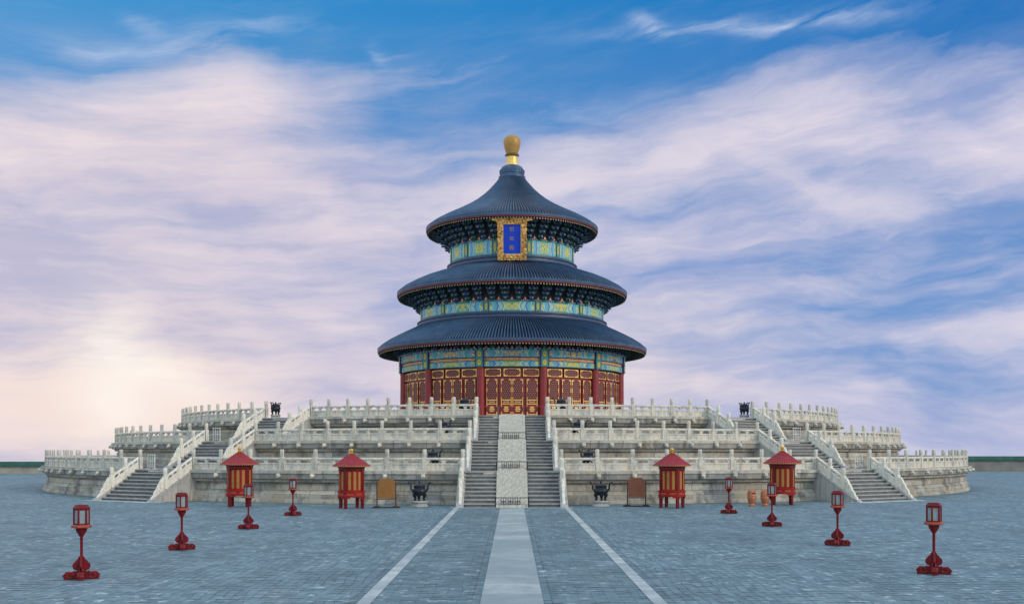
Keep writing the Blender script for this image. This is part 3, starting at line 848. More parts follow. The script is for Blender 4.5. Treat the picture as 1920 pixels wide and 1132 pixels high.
for i in range(3):
    n = WHICH[i]; n2 = ['lower', 'middle', 'upper'][i]
    flight(i, 0.0, TIERS[i]['wc'], True, f'{n2} flight of the central stairs, grey steps either side of a carved slab')
    flight(i, -SIDE, TIERS[i]['ws'], False, f'{n2} flight of the left side stairs between cream balustrades')
    flight(i, SIDE, TIERS[i]['ws'], False, f'{n2} flight of the right side stairs between pale balustrades')

# ------------------------------------------------------------------ the hall
HALL = thing('round_hall', 'round red hall with three dark blue tiled roofs and a golden finial', 'temple', (0, DC, 6.0))
ZO = -6.0                                   # parts are drawn in world heights
def hp(mb, name, mats, parent=HALL, **kw):
    return mb.build(name, mats, parent, loc=(0, 0, ZO if parent is HALL else 0), **kw)

mb = MB(); mb.lathe([(13.2, 6.0), (13.2, 6.28), (13.05, 6.30), (10.5, 6.30)], 120, caps=False); hp(mb, 'plinth', M['step'])
mb = MB(); mb.lathe([(11.30, 6.2), (11.30, 11.36)], 144, caps=False); hp(mb, 'wall', M['red'])

# columns
mb = MB(); mb.lathe([(0.50, 6.30), (0.50, 6.42), (0.40, 6.5), (0.385, 11.37)], 24)
COLM = mb.mesh('column', M['red'])
mb = MB(); mb.cbox(-R(2.05), R(2.05), 11.37, 13.0, 11.3, 11.98, 2, 0, None)
mb.cbox(-R(1.55), R(1.55), 11.37, 12.18, 11.4, 12.0, 2, 1, (0, 1, 0, 1)); mb.cbox(-R(1.55), R(1.55), 12.184, 13.0, 11.4, 12.0, 2, 1, (0, 1, 0, 1))
HEADM = mb.mesh('column_head', [M['column_blue'], M['rosette']])
BAYS = [R(30 * k) for k in range(-3, 4)]
for k in range(12):
    a = R(15 + 30 * k)
    if cos(a) < -0.3: continue
    x, y, _ = pol(a, 11.5)
    c = link('column', COLM, HALL, (x, y, ZO), a)
    h = link('column_head', HEADM, HALL, (0, 0, ZO), a)

# door leaves, transoms and architraves: one bay, then turned round the hall
def rect_frame(mb, a0, a1, z0, z1, r0, r1, da, dz, mi=0):
    mb.cbox(a0, a1, z0, z0 + dz, r0, r1, 2, mi); mb.cbox(a0, a1, z1 - dz, z1, r0, r1, 2, mi)
    mb.cbox(a0, a0 + da, z0 + dz, z1 - dz, r0, r1, 1, mi); mb.cbox(a1 - da, a1, z0 + dz, z1 - dz, r0, r1, 1, mi)
def door_meshes(a0, a1):
    d = R(1)
    w = a1 - a0; rr = 11.45
    mb = MB(); mb.cbox(a0 - 0.15 * d, a1 + 0.15 * d, 6.34, 10.26, 11.32, 11.42, 4)
    rect_frame(mb, a0, a1, 6.36, 10.22, 11.42, 11.455, 0.62 * d, 0.12)
    mb.cbox(a0, a1, 8.16, 8.28, 11.42, 11.455, 3); mb.cbox(a0, a1, 7.80, 7.90, 11.42, 11.455, 3); mb.cbox(a0, a1, 6.80, 6.90, 11.42, 11.455, 3)
    leaf = mb.mesh('door', M['red'])
    mb = MB(); b0, b1 = a0 + 0.70 * d, a1 - 0.70 * d
    mb.cbox(b0, b1, 8.30, 10.08, 11.42, 11.432, 4, 0, (b0 * 11.4, b1 * 11.4, 8.30, 10.08))
    lat = mb.mesh('lattice', M['lattice'])
    mb = MB(); g = 0.30 * d; t0, t1 = a0 + 0.12 * d, a1 - 0.12 * d; r0, r1 = 11.456, 11.475
    for e, s in ((t0, 1), (t1, -1)):
        def seg(x0, x1, z0, z1):
            A, B = e + s * x0 * d, e + s * x1 * d
            mb.cbox(min(A, B), max(A, B), z0, z1, r0, r1, 1)
        seg(0, 0.34, 9.72, 10.20); seg(0.34, 1.25, 10.10, 10.20)            # corner plates
        seg(0, 0.34, 8.98, 9.40)                                            # middle plates
        seg(0, 0.07, 9.42, 9.70); seg(0, 0.07, 8.52, 8.96)
        seg(0, 0.32, 7.62, 8.50)                                            # lower corner
        seg(0.42, w / d / 2 - 0.12, 8.17, 8.25); seg(0.42, w / d / 2 - 0.12, 7.81, 7.89)
        seg(0, 0.42, 6.60, 7.10); seg(0.42, w / d / 2 - 0.12, 6.81, 6.89); seg(0, 0.42, 6.37, 6.58)
    am = (a0 + a1) / 2
    rect_frame(mb, am - 1.3 * d, am + 1.3 * d, 7.98, 8.08, 11.43, r1, 0.3 * d, 0.03)
    for dz in (0, 0.16, 0.32):
        mb.cbox(am - (1.25 - abs(dz - 0.16) * 2) * d, am + (1.25 - abs(dz - 0.16) * 2) * d, 7.12 + dz, 7.22 + dz, 11.43, r1, 2)
    mb.cbox(am - 0.9 * d, am + 0.9 * d, 7.52, 7.64, 11.43, r1, 2)
    fit = mb.mesh('gilt_fitting', M['gold'])
    return leaf, lat, fit
def transom_meshes(a0, a1):
    d = R(1); z0, z1 = 10.46, 11.20
    mb = MB(); mb.cbox(a0 - 0.2 * d, a1 + 0.2 * d, z0 - 0.04, z1 + 0.04, 11.32, 11.42, 4); rect_frame(mb, a0, a1, z0, z1, 11.42, 11.455, 0.6 * d, 0.10)
    fr = mb.mesh('transom_window', M['red'])
    mb = MB(); b0, b1 = a0 + 0.65 * d, a1 - 0.65 * d
    mb.cbox(b0, b1, z0 + 0.11, z1 - 0.11, 11.42, 11.432, 4, 0, (b0 * 11.4, b1 * 11.4, z0, z1))
    lat = mb.mesh('lattice', M['lattice'])
    mb = MB()
    for e, s in ((a0, 1), (a1, -1)):
        def seg(x0, x1, q0, q1, t=0.02):
            A, B = e + s * x0 * d, e + s * x1 * d
            mb.cbox(min(A, B), max(A, B), q0, q1, 11.456, 11.456 + t, 1)
        for q0, q1, c0, c1 in ((z1 - 0.30, z1, z1 - 0.11, z1), (z0, z0 + 0.30, z0, z0 + 0.11)):
            seg(0, 0.40, q0, q1); seg(0.40, 1.7, c0, c1)
        seg(0, 0.12, z0 + 0.30, z1 - 0.30)
        seg(1.7, (a1 - a0) / d / 2, z0, z0 + 0.045); seg(1.7, (a1 - a0) / d / 2, z1 - 0.045, z1)
    fit = mb.mesh('gilt_fitting', M['gold'])
    return fr, lat, fit
D_ = R(1)
DOORS = [door_meshes(a * D_, b * D_) for a, b in ((-12.3, -6.9), (-5.35, -0.12), (0.12, 5.35), (6.9, 12.3))]
TRANS = [transom_meshes(a * D_, b * D_) for a, b in ((-12.9, -5.3), (-3.95, 3.95), (5.3, 12.9))]
A1, A2 = R(-12.95), R(12.95)
mb = MB(); mb.cbox(A1, A2, 12.26, 13.0, 11.4, 11.86, 10, 0, (0, 1, 0, 1)); BEAM1 = mb.mesh('painted_beam', M['paint_low'])
mb = MB(); mb.cbox(A1, A2, 11.96, 12.20, 11.4, 11.74, 10, 0, (0, 1, 0, 1)); BEAM2 = mb.mesh('floral_strip', M['strip_paint'])
mb = MB(); mb.cbox(A1, A2, 11.37, 11.91, 11.4, 11.80, 10, 0, (0, 1, 0, 1)); BEAM3 = mb.mesh('painted_beam', M['paint_low2'])
for a in BAYS:
    for leaf, lat, fit in DOORS:
        o = link('door', leaf, HALL, (0, 0, ZO), a); link('lattice', lat, o); link('gilt_fitting', fit, o)
    for fr, lat, fit in TRANS:
        o = link('transom_window', fr, HALL, (0, 0, ZO), a); link('lattice', lat, o); link('gilt_fitting', fit, o)
    for me in (BEAM1, BEAM2, BEAM3): link(me.name.split('.')[0], me, HALL, (0, 0, ZO), a)
mb = MB(); mb.lathe([(11.42, 11.37), (11.42, 13.02)], 96, caps=False); hp(mb, 'beam_backing', M['column_blue'])
mb = MB()
for k in range(-46, 47):
    a = R(2.12 * k); mb.cbox(a - R(0.62), a + R(0.62), 13.02, 13.14, 11.6, 11.95, 1)
hp(mb, 'dentil_row', M['dg_edge'])

# ---- tiled roofs
def roof_part(label, prof, N, r_wall, z_wall, r_wall_in, br_n, br_r0, br_z0, br_steps, br_dr, br_dz, br_w):
    re_, ze = prof[0]
    # densify the profile
    P = []
    for (a, b) in zip(prof[:-1], prof[1:]):
        for k in range(3): P.append((a[0] + (b[0] - a[0]) * k / 3, a[1] + (b[1] - a[1]) * k / 3))
    P.append(prof[-1])
    mb = MB(); shape = [0.0, 0.0, 0.55, 1.0, 0.85, 0.35]; ns = len(shape)
    V = []; n = N * ns
    rows = [(re_ - 0.02, ze - 0.16, 1)] + [(r, z, 0) for r, z in P]
    for (r, z, low) in rows:
        amp = 0.165 * min(1.0, (r / re_) ** 0.8 + 0.05)
        for k in range(n):
            a = 2 * pi * k / n; h = shape[k % ns] * amp
            if low: V.append((r * sin(a), -r * cos(a), z - 0.10 * (1 - shape[k % ns]) + 0.0))
            else: V.append(((r) * sin(a), -r * cos(a), z + h))
    F = []
    for j in range(len(rows) - 1):
        for k in range(n):
            F.append((j * n + k, j * n + (k + 1) % n, (j + 1) * n + (k + 1) % n, (j + 1) * n + k))
    crest = [f for i, f in enumerate(F) if (i % n) % ns in (2, 3, 4) or i < n]
    pan = [f for i, f in enumerate(F) if not ((i % n) % ns in (2, 3, 4) or i < n)]
    mb.add(V, crest); mb.f += [list(f) for f in pan]; mb.mi += [1] * len(pan); mb.uv += [None] * len(pan)
    roof = hp(mb, 'roof', [M['tile'], M['tile_pan_shade']], smooth=50); roof['label'] = label
    # eave board and rafters
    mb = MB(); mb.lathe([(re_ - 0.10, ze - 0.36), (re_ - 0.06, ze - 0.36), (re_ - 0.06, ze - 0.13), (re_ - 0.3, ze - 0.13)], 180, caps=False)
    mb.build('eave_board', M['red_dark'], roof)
    mb = MB(); nr = N
    for k in range(nr):
        a = 2 * pi * (k + 0.5) / nr
        if cos(a) < -0.45: continue
        rt = Matrix.Rotation(a, 4, 'Z')
        w = 0.065
        r0, r1 = re_ - 0.16, re_ - 1.5
        z0, z1 = ze - 0.47, ze - 0.02
        V = [(-w, -r0, z0 - w), (w, -r0, z0 - w), (w, -r0, z0 + w), (-w, -r0, z0 + w), (-w, -r1, z1 - w), (w, -r1, z1 - w), (w, -r1, z1 + w), (-w, -r1, z1 + w)]
        V = [rt @ Vector(p) for p in V]
        mb.add(V, [(0, 1, 2, 3)], 1)
        mb.add(V, [(0, 4, 5, 1), (1, 5, 6, 2), (3, 7, 4, 0)], 0)
    mb.build('rafter_row', [M['rafter'], M['rafter_end']], roof, smooth=0)
    # second, rounder row of rafters set back
    mb = MB()
    for k in range(0, nr):
        a = 2 * pi * (k + 0.5) / nr
        if cos(a) < -0.45: continue
        r0, r1 = re_ - 0.95, r_wall_in - 0.2
        mb.tube([pol(a, r0, ze - 0.36), pol(a, r1, ze - 0.36 + (r0 - r1) * 0.42)], 0.06, 5, cap=False)
    mb.build('rafter_row', M['rafter'], roof)
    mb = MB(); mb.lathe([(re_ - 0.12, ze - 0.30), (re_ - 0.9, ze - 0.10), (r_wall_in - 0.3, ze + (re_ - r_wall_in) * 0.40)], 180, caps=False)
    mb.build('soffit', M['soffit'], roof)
    # bracket sets
    ms = []
    for c1, c2 in (('dg_blue', 'dg_green'), ('dg_green', 'dg_blue')):
        mb = MB()
        for j in range(br_steps):
            y = -(br_r0 + j * br_dr); z = br_z0 + j * br_dz; col = j % 2
            hw = br_w * (0.34 + 0.19 * j); hh = br_dz * 0.40
            arm = [(-hw, z + hh), (-hw, z + hh * 0.45), (-hw * 0.62, z), (hw * 0.62, z), (hw, z + hh * 0.45), (hw, z + hh)]
            mb.prism(arm, 0.13, 'y', off=y, mi=col)
            mb.prism([(p * 1.02, q) for p, q in [(-hw, z + hh), (-hw, z + hh + 0.03), (hw, z + hh + 0.03), (hw, z + hh)]], 0.135, 'y', off=y, mi=2)
            for px in (-hw * 0.86, 0.0, hw * 0.86):
                mb.box((px, y, z + hh + 0.03 + br_dz * 0.22), (0.17, 0.17, br_dz * 0.40), 1 - col, taper=1.25)
            # tongue running outward
            mb.prism([(y + 0.3, z + 0.02), (y + 0.3, z + br_dz * 0.42), (y - br_dr * 0.9, z + br_dz * 0.42), (y - br_dr * 1.15, z + br_dz * 0.10), (y - br_dr * 0.8, z - 0.02)], 0.12, 'x', mi=1 - col)
            mb.prism([(y - br_dr * 0.92, z + br_dz * 0.43), (y - br_dr * 1.17, z + br_dz * 0.10), (y - br_dr * 1.20, z + br_dz * 0.13), (y - br_dr * 0.94, z + br_dz * 0.47)], 0.125, 'x', mi=2)
        mb.box((0, -br_r0, br_z0 - 0.06), (0.3, 0.3, 0.16), 1, taper=1.2)
        ms.append(mb.mesh('bracket', [M[c1], M[c2], M['dg_edge']]))
    for k in range(br_n):
        a = 2 * pi * (k + 0.5) / br_n
        if cos(a) < -0.20: continue
        link('bracket', ms[k % 2], roof, (0, 0, 0), a)
    # dark board behind, with small gilded flames between the sets
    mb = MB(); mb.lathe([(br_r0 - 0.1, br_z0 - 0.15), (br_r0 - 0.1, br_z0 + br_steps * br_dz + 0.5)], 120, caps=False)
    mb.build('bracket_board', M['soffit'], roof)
    mb = MB()
    for k in range(br_n):
        a = 2 * pi * k / br_n
        if cos(a) < -0.20: continue
        q = Matrix.Rotation(a, 4, 'Z')
        mb.prism([(-0.20, br_z0 - 0.02), (0.20, br_z0 - 0.02), (0.0, br_z0 + 0.36)], 0.03, 'y', off=-(br_r0 - 0.06), mi=0, xf=q)
        mb.prism([(-0.08, br_z0 + 0.02), (0.08, br_z0 + 0.02), (0.0, br_z0 + 0.20)], 0.04, 'y', off=-(br_r0 - 0.05), mi=1, xf=q)
    mb.build('flame_ornament', [M['red'], M['gold']], roof)
    return roof

roof_part('lowest and widest tiled roof', [(14.12, 13.82), (13.6, 14.26), (13.0, 14.66), (12.2, 15.10), (11.2, 15.60), (10.1, 16.12)], 300, 11.7, 13.0, 11.6, 60, 11.72, 13.12, 3, 0.34, 0.30, 0.62)
roof_part('middle tiled roof', [(12.1, 19.70), (11.5, 20.18), (10.5, 20.74), (9.5, 21.2), (8.2, 21.68), (6.9, 22.12)], 258, 9.66, 17.85, 9.6, 48, 9.78, 18.02, 4, 0.36, 0.40, 0.62)
roof_part('top tiled roof rising to the finial', [(9.07, 26.55), (8.4, 27.05), (7.4, 27.62), (6.1, 28.28), (4.9, 28.93), (3.9, 29.56), (3.1, 30.2), (2.44, 30.82), (1.75, 31.62), (1.30, 32.2)], 192, 6.55, 24.4, 6.5, 36, 6.66, 24.58, 4, 0.42, 0.44, 0.58)

# ---- ridge bands and friezes of the two upper storeys
def upper_storey(r, z0, z1, rb, zb, nbay):
    mb = MB()
    H = z0 - zb
    mb.lathe([(rb + 0.28, zb - 0.25), (rb + 0.28, zb), (rb + 0.10, zb + 0.03), (rb + 0.08, zb + H * 0.22), (rb + 0.22, zb + H * 0.26), (rb + 0.24, zb + H * 0.38), (rb + 0.08, zb + H * 0.42), (rb + 0.02, zb + H * 0.66), (rb + 0.14, zb + H * 0.70), (rb + 0.15, zb + H * 0.80), (r + 0.06, zb + H * 0.9), (r + 0.04, z0 + 0.002)], 144, caps=False)
    o = hp(mb, 'ridge_band', M['ridge'], smooth=25)
    mb = MB(); mb.lathe([(r - 0.12, z0 - 0.2), (r - 0.12, z1 + 0.3)], 120, caps=False); hp(mb, 'wall', M['column_blue'])
    hb = R(15); hd = R(1.9) * 9.66 / r * 0.9
    mb = MB(); mb.cbox(-hb + hd, hb - hd, z0, z1, r - 0.3, r, 8, 0, (0, 1, 0, 1)); fm = mb.mesh('painted_frieze', M['paint_up'])
    mb = MB(); mb.cbox(-hd * 0.98, hd * 0.98, z0, z1, r - 0.3, r + 0.03, 2); mb.cbox(-hd * 0.70, hd * 0.70, z0, z1, r - 0.3, r + 0.055, 2, 1, (0, 1, 0, 1))
    hm = mb.mesh('column_head', [M['column_blue'], M['rosette']])
    for a in BAYS: link('painted_frieze', fm, HALL, (0, 0, ZO), a)
    for k in range(-4, 4): link('column_head', hm, HALL, (0, 0, ZO), R(15 + 30 * k))
    mb = MB()
    n = int(r * 9)
    for k in range(-n, n + 1):
        a = R(95) * k / n; mb.cbox(a - R(95) / n * 0.3, a + R(95) / n * 0.3, z1 + 0.01, z1 + 0.12, r - 0.2, r + 0.10, 1)
    hp(mb, 'dentil_row', M['dg_edge'])
upper_storey(9.66, 16.90, 17.86, 9.86, 16.06, 12)
upper_storey(6.55, 22.95, 24.40, 6.72, 22.02, 12)

# ---- finial
fin = MB(); fin.lathe([(0.78, 33.48), (0.76, 33.62), (0.60, 33.68), (0.575, 33.75), (0.585, 34.38), (0.66, 34.46)], 40); FIN = hp(fin, 'finial', M['gold'])
mb = MB(); mb.lathe([(1.36, 32.05), (1.42, 32.12), (1.42, 32.30), (1.30, 32.36), (1.26, 32.52), (1.32, 32.58), (1.26, 33.0), (1.10, 33.30), (0.84, 33.47), (0.6, 33.5)], 48); mb.build('finial_base', M['tile'], FIN)
mb = MB()
for k in range(20):
    a = 2 * pi * k / 20; q = Matrix.Rotation(a, 4, 'Z')
    mb.box(q @ Vector((0, -1.27, 32.85)), (0.16, 0.14, 0.30), mat=q)
mb.build('lotus_relief', M['ridge'], FIN, bevel=0.03)
mb = MB(); mb.lathe([(0.60, 34.46), (0.74, 34.54), (0.76, 34.62), (0.70, 34.72), (0.60, 34.76)], 40); mb.build('collar_ring', M['bronze_gold'] if 'bronze_gold' in M else simple('dull_gilt_ring', (0.14, 0.11, 0.055), 0.45, 0.4, 0.2), FIN)
mb = MB(); mb.lathe([(0.60, 34.74), (0.66, 34.95), (0.78, 35.30), (0.88, 35.65), (0.915, 35.90), (0.88, 36.18), (0.77, 36.42), (0.58, 36.60), (0.30, 36.70), (0.0, 36.73)], 48); mb.build('orb', M['gold_matte'], FIN)

# ---- name board
PL = bpy.data.objects.new('name_board', None); COL.objects.link(PL); PL.parent = HALL
bot, top = Vector((0, -7.22, 22.14)), Vector((0, -8.36, 26.02))
tilt = math.atan2(-(top.y - bot.y), top.z - bot.z)
PL.location = (bot.x, bot.y, bot.z + ZO); PL.rotation_euler = (tilt, 0, 0)
Hp = (top - bot).length; Wp = 2.95
mb = MB(); rnd = random.Random(3)
mb.box((0, -0.02, Hp / 2 + 0.02), (1.88, 0.10, 3.10))
pm = mb.build('panel', M['plaque_blue'], PL)
mb = MB()
def wavy(x0, z0, x1, z1, inner, outer, n):
    """a carved border strip with a scalloped outer edge, in the x-z plane"""
    d = Vector((x1 - x0, z1 - z0)); L = d.length; d /= L; nrm = Vector((d.y, -d.x))
    pts = []
    for k in range(n * 6 + 1):
        t = k / (n * 6); w = outer + 0.055 * abs(sin(pi * n * t)) + 0.02 * sin(17 * t)
        p = Vector((x0, z0)) + d * L * t + nrm * w; pts.append((p.x, p.y))
    q1 = Vector((x1, z1)) + nrm * inner; q0 = Vector((x0, z0)) + nrm * inner
    return pts + [(q1.x, q1.y), (q0.x, q0.y)]
ix, iz0, iz1 = 0.90, 0.66, 0.66 + 2.94
for sx in (-1, 1):
    pp = [(sx * x, z) for x, z in wavy(ix, iz0, ix, iz1 + 0.1, 0.0, 0.50, 7)]
    mb.prism(pp, 0.26, 'y', off=-0.10)
mb.prism([(x, z) for x, z in wavy(-1.42, iz0, 1.42, iz0, 0.0, 0.52, 8)], 0.28, 'y', off=-0.11)
mb.prism([(-1.45, iz1), (-1.5, iz1 + 0.30), (-1.98, iz1 + 0.36), (-2.02, iz1 + 0.46), (-1.7, iz1 + 0.56), (1.7, iz1 + 0.56), (2.02, iz1 + 0.46), (1.98, iz1 + 0.36), (1.5, iz1 + 0.30), (1.45, iz1)], 0.30, 'y', off=-0.12)
for k in range(90):                          # carved bosses and curls
    side = rnd.choice('LRTB')
    if side in 'LR': x = (1 if side == 'R' else -1) * rnd.uniform(1.04, 1.34); z = rnd.uniform(iz0, iz1)
    elif side == 'T': x = rnd.uniform(-1.5, 1.5); z = iz1 + rnd.uniform(0.1, 0.45)
    else: x = rnd.uniform(-1.3, 1.3); z = iz0 - rnd.uniform(0.14, 0.44)
    r = rnd.uniform(0.06, 0.12)
    a0 = rnd.uniform(0, 6.28)
    mb.tube([(x + r * cos(a0 + q * 0.9), -0.255 - 0.02 * q % 0.03, z + r * sin(a0 + q * 0.9)) for q in range(6)], [0.05, 0.055, 0.05, 0.045, 0.04, 0.02], 6)
frm = mb.build('frame', M['gilt_frame'], PL)
mb = MB(); rect = 0.05
for (x0, x1, z0, z1) in ((-ix, ix, iz0, iz0 + rect), (-ix, ix, iz1 - rect, iz1), (-ix, -ix + rect, iz0 + rect, iz1 - rect), (ix - rect, ix, iz0 + rect, iz1 - rect)):
    mb.box(((x0 + x1) / 2, -0.12, (z0 + z1) / 2), (x1 - x0, 0.10, z1 - z0))
mb.build('inner_border', M['gold'], PL)
# the three characters, one above the other
def char_mesh(ch, size):
    cu = bpy.data.curves.new('character', 'FONT'); cu.body = ch; cu.size = size; cu.extrude = 0.02; cu.align_x = 'CENTER'; cu.align_y = 'CENTER'
    ob = bpy.data.objects.new('character', cu); COL.objects.link(ob)
    dg = bpy.context.evaluated_depsgraph_get(); dg.update()
    me = bpy.data.meshes.new_from_object(ob.evaluated_get(dg))
    bpy.data.objects.remove(ob)
    me.materials.clear(); me.materials.append(M['char'])
    return me
for ch, z in (('祈', iz0 + 2.40), ('年', iz0 + 1.48), ('殿', iz0 + 0.60)):
    me = char_mesh(ch, 0.52)
    o = bpy.data.objects.new('character', me); COL.objects.link(o); o.parent = PL
    o.location = (-0.02, -0.095, z); o.rotation_euler = (R(90), 0, 0)

# ------------------------------------------------------------------ lantern posts
def lantern_post():
    root = thing('lantern_post', '', 'lantern', group='red lantern posts on the paving')
    # cross foot: four scrolled feet and their fins
    foot = [(0.0, 0.0), (0.43, 0.0), (0.43, 0.06), (0.40, 0.10), (0.42, 0.15), (0.37, 0.20), (0.29, 0.21), (0.24, 0.18), (0.20, 0.22), (0.14, 0.21), (0.0, 0.24)]
    fin = [(0.0, 0.20), (0.06, 0.22), (0.12, 0.23), (0.19, 0.26), (0.225, 0.33), (0.21, 0.41), (0.165, 0.45), (0.14, 0.49), (0.10, 0.52), (0.075, 0.57), (0.04, 0.62), (0.0, 0.62)]
    fm, bm_, sm = MB(), MB(), MB()
    fm.prism(foot, 0.12)
    for sy in (-1, 1):
        fm.tube([(0.27 + 0.075 * cos(2 * pi * k / 14), sy * 0.068, 0.115 + 0.075 * sin(2 * pi * k / 14)) for k in range(15)], 0.016, 5, mi=1)
        fm.tube([(0.27, sy * 0.05, 0.115), (0.27, sy * 0.075, 0.115)], 0.035, 8)
    fm.tube([(0.40, -0.075, 0.10), (0.40, 0.075, 0.10)], 0.055, 10)
    fme = fm.mesh('foot', [M['lacquer'], M['lacquer_edge']], bevel=0.010)
    bm_.prism(fin, 0.055)
    bme = bm_.mesh('fin', M['lacquer'], bevel=0.012)
    mb = MB(); mb.prism([(0.03, 1.10), (0.06, 1.13), (0.085, 1.18), (0.13, 1.25), (0.145, 1.335), (0.03, 1.335)], 0.035)
    brm = mb.mesh('bracket', M['lacquer'], bevel=0.006)
    for k in range(4):
        a = R(90 * k + 18)
        link('foot', fme, root, (0, 0, 0), a); link('fin', bme, root, (0, 0, 0), a); link('bracket', brm, root, (0, 0, 0), a)
    mb = MB(); mb.lathe([(0.085, 0.02), (0.085, 0.24), (0.05, 0.30), (0.038, 0.36), (0.038, 1.10), (0.06, 1.16), (0.08, 1.335)], 14); mb.build('pole', M['lacquer'], root)
    mb = MB(); mb.lathe([(0.19, 1.335), (0.262, 1.35), (0.262, 1.405), (0.22, 1.425)], 6); mb.build('tray', M['lacquer_edge'], root, bevel=0.008, smooth=25)
    # six-sided cage
    mb = MB()
    for k in range(6):
        a = 2 * pi * k / 6
        mb.box((0.186 * sin(a), -0.186 * cos(a), 1.635), (0.042, 0.042, 0.42), rz=a)
    for z, h in ((1.44, 0.035), (1.825, 0.04)):
        for k in range(6):
            a = 2 * pi * (k + 0.5) / 6; r = 0.186 * cos(pi / 6)
            mb.box((r * sin(a), -r * cos(a), z), (0.17, 0.03, h), rz=a)
    cage = mb.build('cage', M['lacquer'], root, bevel=0.005)
    for k in range(6):
        a = 2 * pi * (k + 0.5) / 6; r = 0.174 * cos(pi / 6)
        mb = MB(); mb.box((0, 0, 0), (0.172, 0.010, 0.35))
        mb.build('pane', M['pane'], root, loc=(r * sin(a), -r * cos(a), 1.635), rz=a)
    mb = MB(); mb.lathe([(0.215, 1.845), (0.225, 1.86), (0.205, 1.885), (0.170, 1.915), (0.175, 1.94), (0.14, 1.94), (0.12, 1.92), (0.0, 1.92)], 6); mb.build('cap', M['lacquer'], root, bevel=0.006, smooth=25)
    return root
ROWS = [(-11.28, 27.25, 'nearest of the left row, largest red lantern post at lower left'),
        (-11.24, 35.4, 'second nearest red lantern post of the left row'),
        (-11.38, 44.9, 'red lantern post of the left row standing just before the left outer red kiosk'),
        (-11.44, 54.3, 'farthest red lantern post of the left row, between the two left kiosks'),
        (11.52, 28.4, 'nearest of the right row, largest red lantern post at lower right'),
        (11.58, 37.0, 'second nearest red lantern post of the right row'),
        (11.62, 46.5, 'red lantern post of the right row overlapping the right outer kiosk'),
        (11.70, 56.1, 'farthest red lantern post of the right row, between the two right kiosks')]
LP = lantern_post()
for i, (x, y, lab) in enumerate(ROWS):
    o = LP if i == 0 else copy_tree(LP)
    o.location = (x, y, 0.004); o.rotation_euler = (0, 0, R([0, 4, -6, 5, -36, -40, -31, -38][i])); o['label'] = lab

# ------------------------------------------------------------------ red kiosks
def kiosk():
    root = thing('lamp_kiosk', '', 'kiosk', group='red roofed kiosks before the terrace')
    mb = MB()
    mb.lathe([(0.80, 0.70), (0.86, 0.72), (0.86, 0.80), (0.82, 0.82), (0.82, 0.98), (0.87, 1.0), (0.87, 1.07), (0.80, 1.09)], 40)
    # shaped aprons between the legs
    for k in range(4):
        a = R(90 * k + 45)
        mb.cbox(a - R(40), a - R(22), 0.62, 0.71, 0.79, 0.84, 4); mb.cbox(a + R(22), a + R(40), 0.62, 0.71, 0.79, 0.84, 4)
    mb.build('base_drum', M['lacquer_mat'], root, smooth=30)
    mb = MB()
    for k in range(8):
        a = R(45 * k + 22.5)
        for (q0, q1, z0, z1) in ((-13, 13, 0.86, 0.875), (-13, 13, 0.925, 0.94), (-14, -13, 0.875, 0.925), (13, 14, 0.875, 0.925)):
            mb.cbox(a + R(q0), a + R(q1), z0, z1, 0.815, 0.832, 3)
    mb.build('gilt_moulding', M['gold_line'], root, smooth=0)
    mb = MB(); mb.lathe([(0.74, 1.07), (0.74, 2.62)], 40, caps=False); mb.build('body', M['lacquer_mat'], root)
    for k in range(4):
        a = R(90 * k)
        mb = MB(); mb.cbox(-R(6.5), R(6.5), 0.95, 2.58, 0.70, 0.82, 3); mb.build('corner_post', M['lacquer'], root, rz=a, bevel=0.01)
        mb = MB(); mb.box((0, -0.76, 0.35), (0.17, 0.17, 0.70), taper=1.08); mb.build('leg', M['lacquer'], root, rz=a, bevel=0.012)
        for d in (-25, 0, 25):
            mb = MB(); mb.cbox(-R(6.8), R(6.8), 1.16, 2.28, 0.74, 0.755, 3); mb.build('silk_panel', M['yellow'], root, rz=a + R(45 + d), smooth=20)
        for d in (-12.5, 12.5, -37, 37):
            mb = MB(); mb.cbox(-R(2.2), R(2.2), 1.10, 2.36, 0.74, 0.785, 2); mb.build('mullion', M['lacquer_mat'], root, rz=a + R(45 + d))
    mb = MB(); mb.lathe([(0.74, 2.34), (0.80, 2.36), (0.82, 2.40), (0.82, 2.52), (0.86, 2.56), (0.90, 2.64)], 40); mb.build('top_band', M['lacquer'], root, smooth=25)
    # ribbed conical roof
    mb = MB(); N = 52; prof = [(1.18, 2.60), (1.18, 2.66), (0.98, 2.79), (0.72, 2.97), (0.46, 3.17), (0.24, 3.33), (0.10, 3.42)]
    V = []; n = N * 4
    for j, (r, z) in enumerate(prof):
        for k in range(n):
            a = 2 * pi * k / n; h = [0, 0, 1, 1][k % 4] * 0.022 * (r / 1.18) ** 0.5
            V.append((r * sin(a), -r * cos(a), z + (h if j else 0)))
    F = [(j * n + k, j * n + (k + 1) % n, (j + 1) * n + (k + 1) % n, (j + 1) * n + k) for j in range(len(prof) - 1) for k in range(n)]
    F += [tuple(reversed(range(n)))]
    mb.add(V, F); rf = mb.build('roof', M['lacquer_roof'], root, smooth=30)
    mb = MB()
    for k in range(N):
        a = 2 * pi * (k + 0.6) / N; x, y, _ = pol(a, 1.18)
        mb.box((x, y, 2.635), (0.085, 0.03, 0.06), rz=a)
    mb.build('gilt_tile_end', M['gold_line'], rf, smooth=0)
    mb = MB(); mb.lathe([(0.11, 3.41), (0.12, 3.46), (0.085, 3.48), (0.095, 3.56), (0.125, 3.60), (0.115, 3.70), (0.05, 3.73), (0, 3.73)], 16); mb.build('finial', M['gold_bright'], root)
    return root
M['gold_line'] = simple('thin_gilt_line', (0.44, 0.24, 0.06), 0.45, 0.2, 0.3, 9.0)
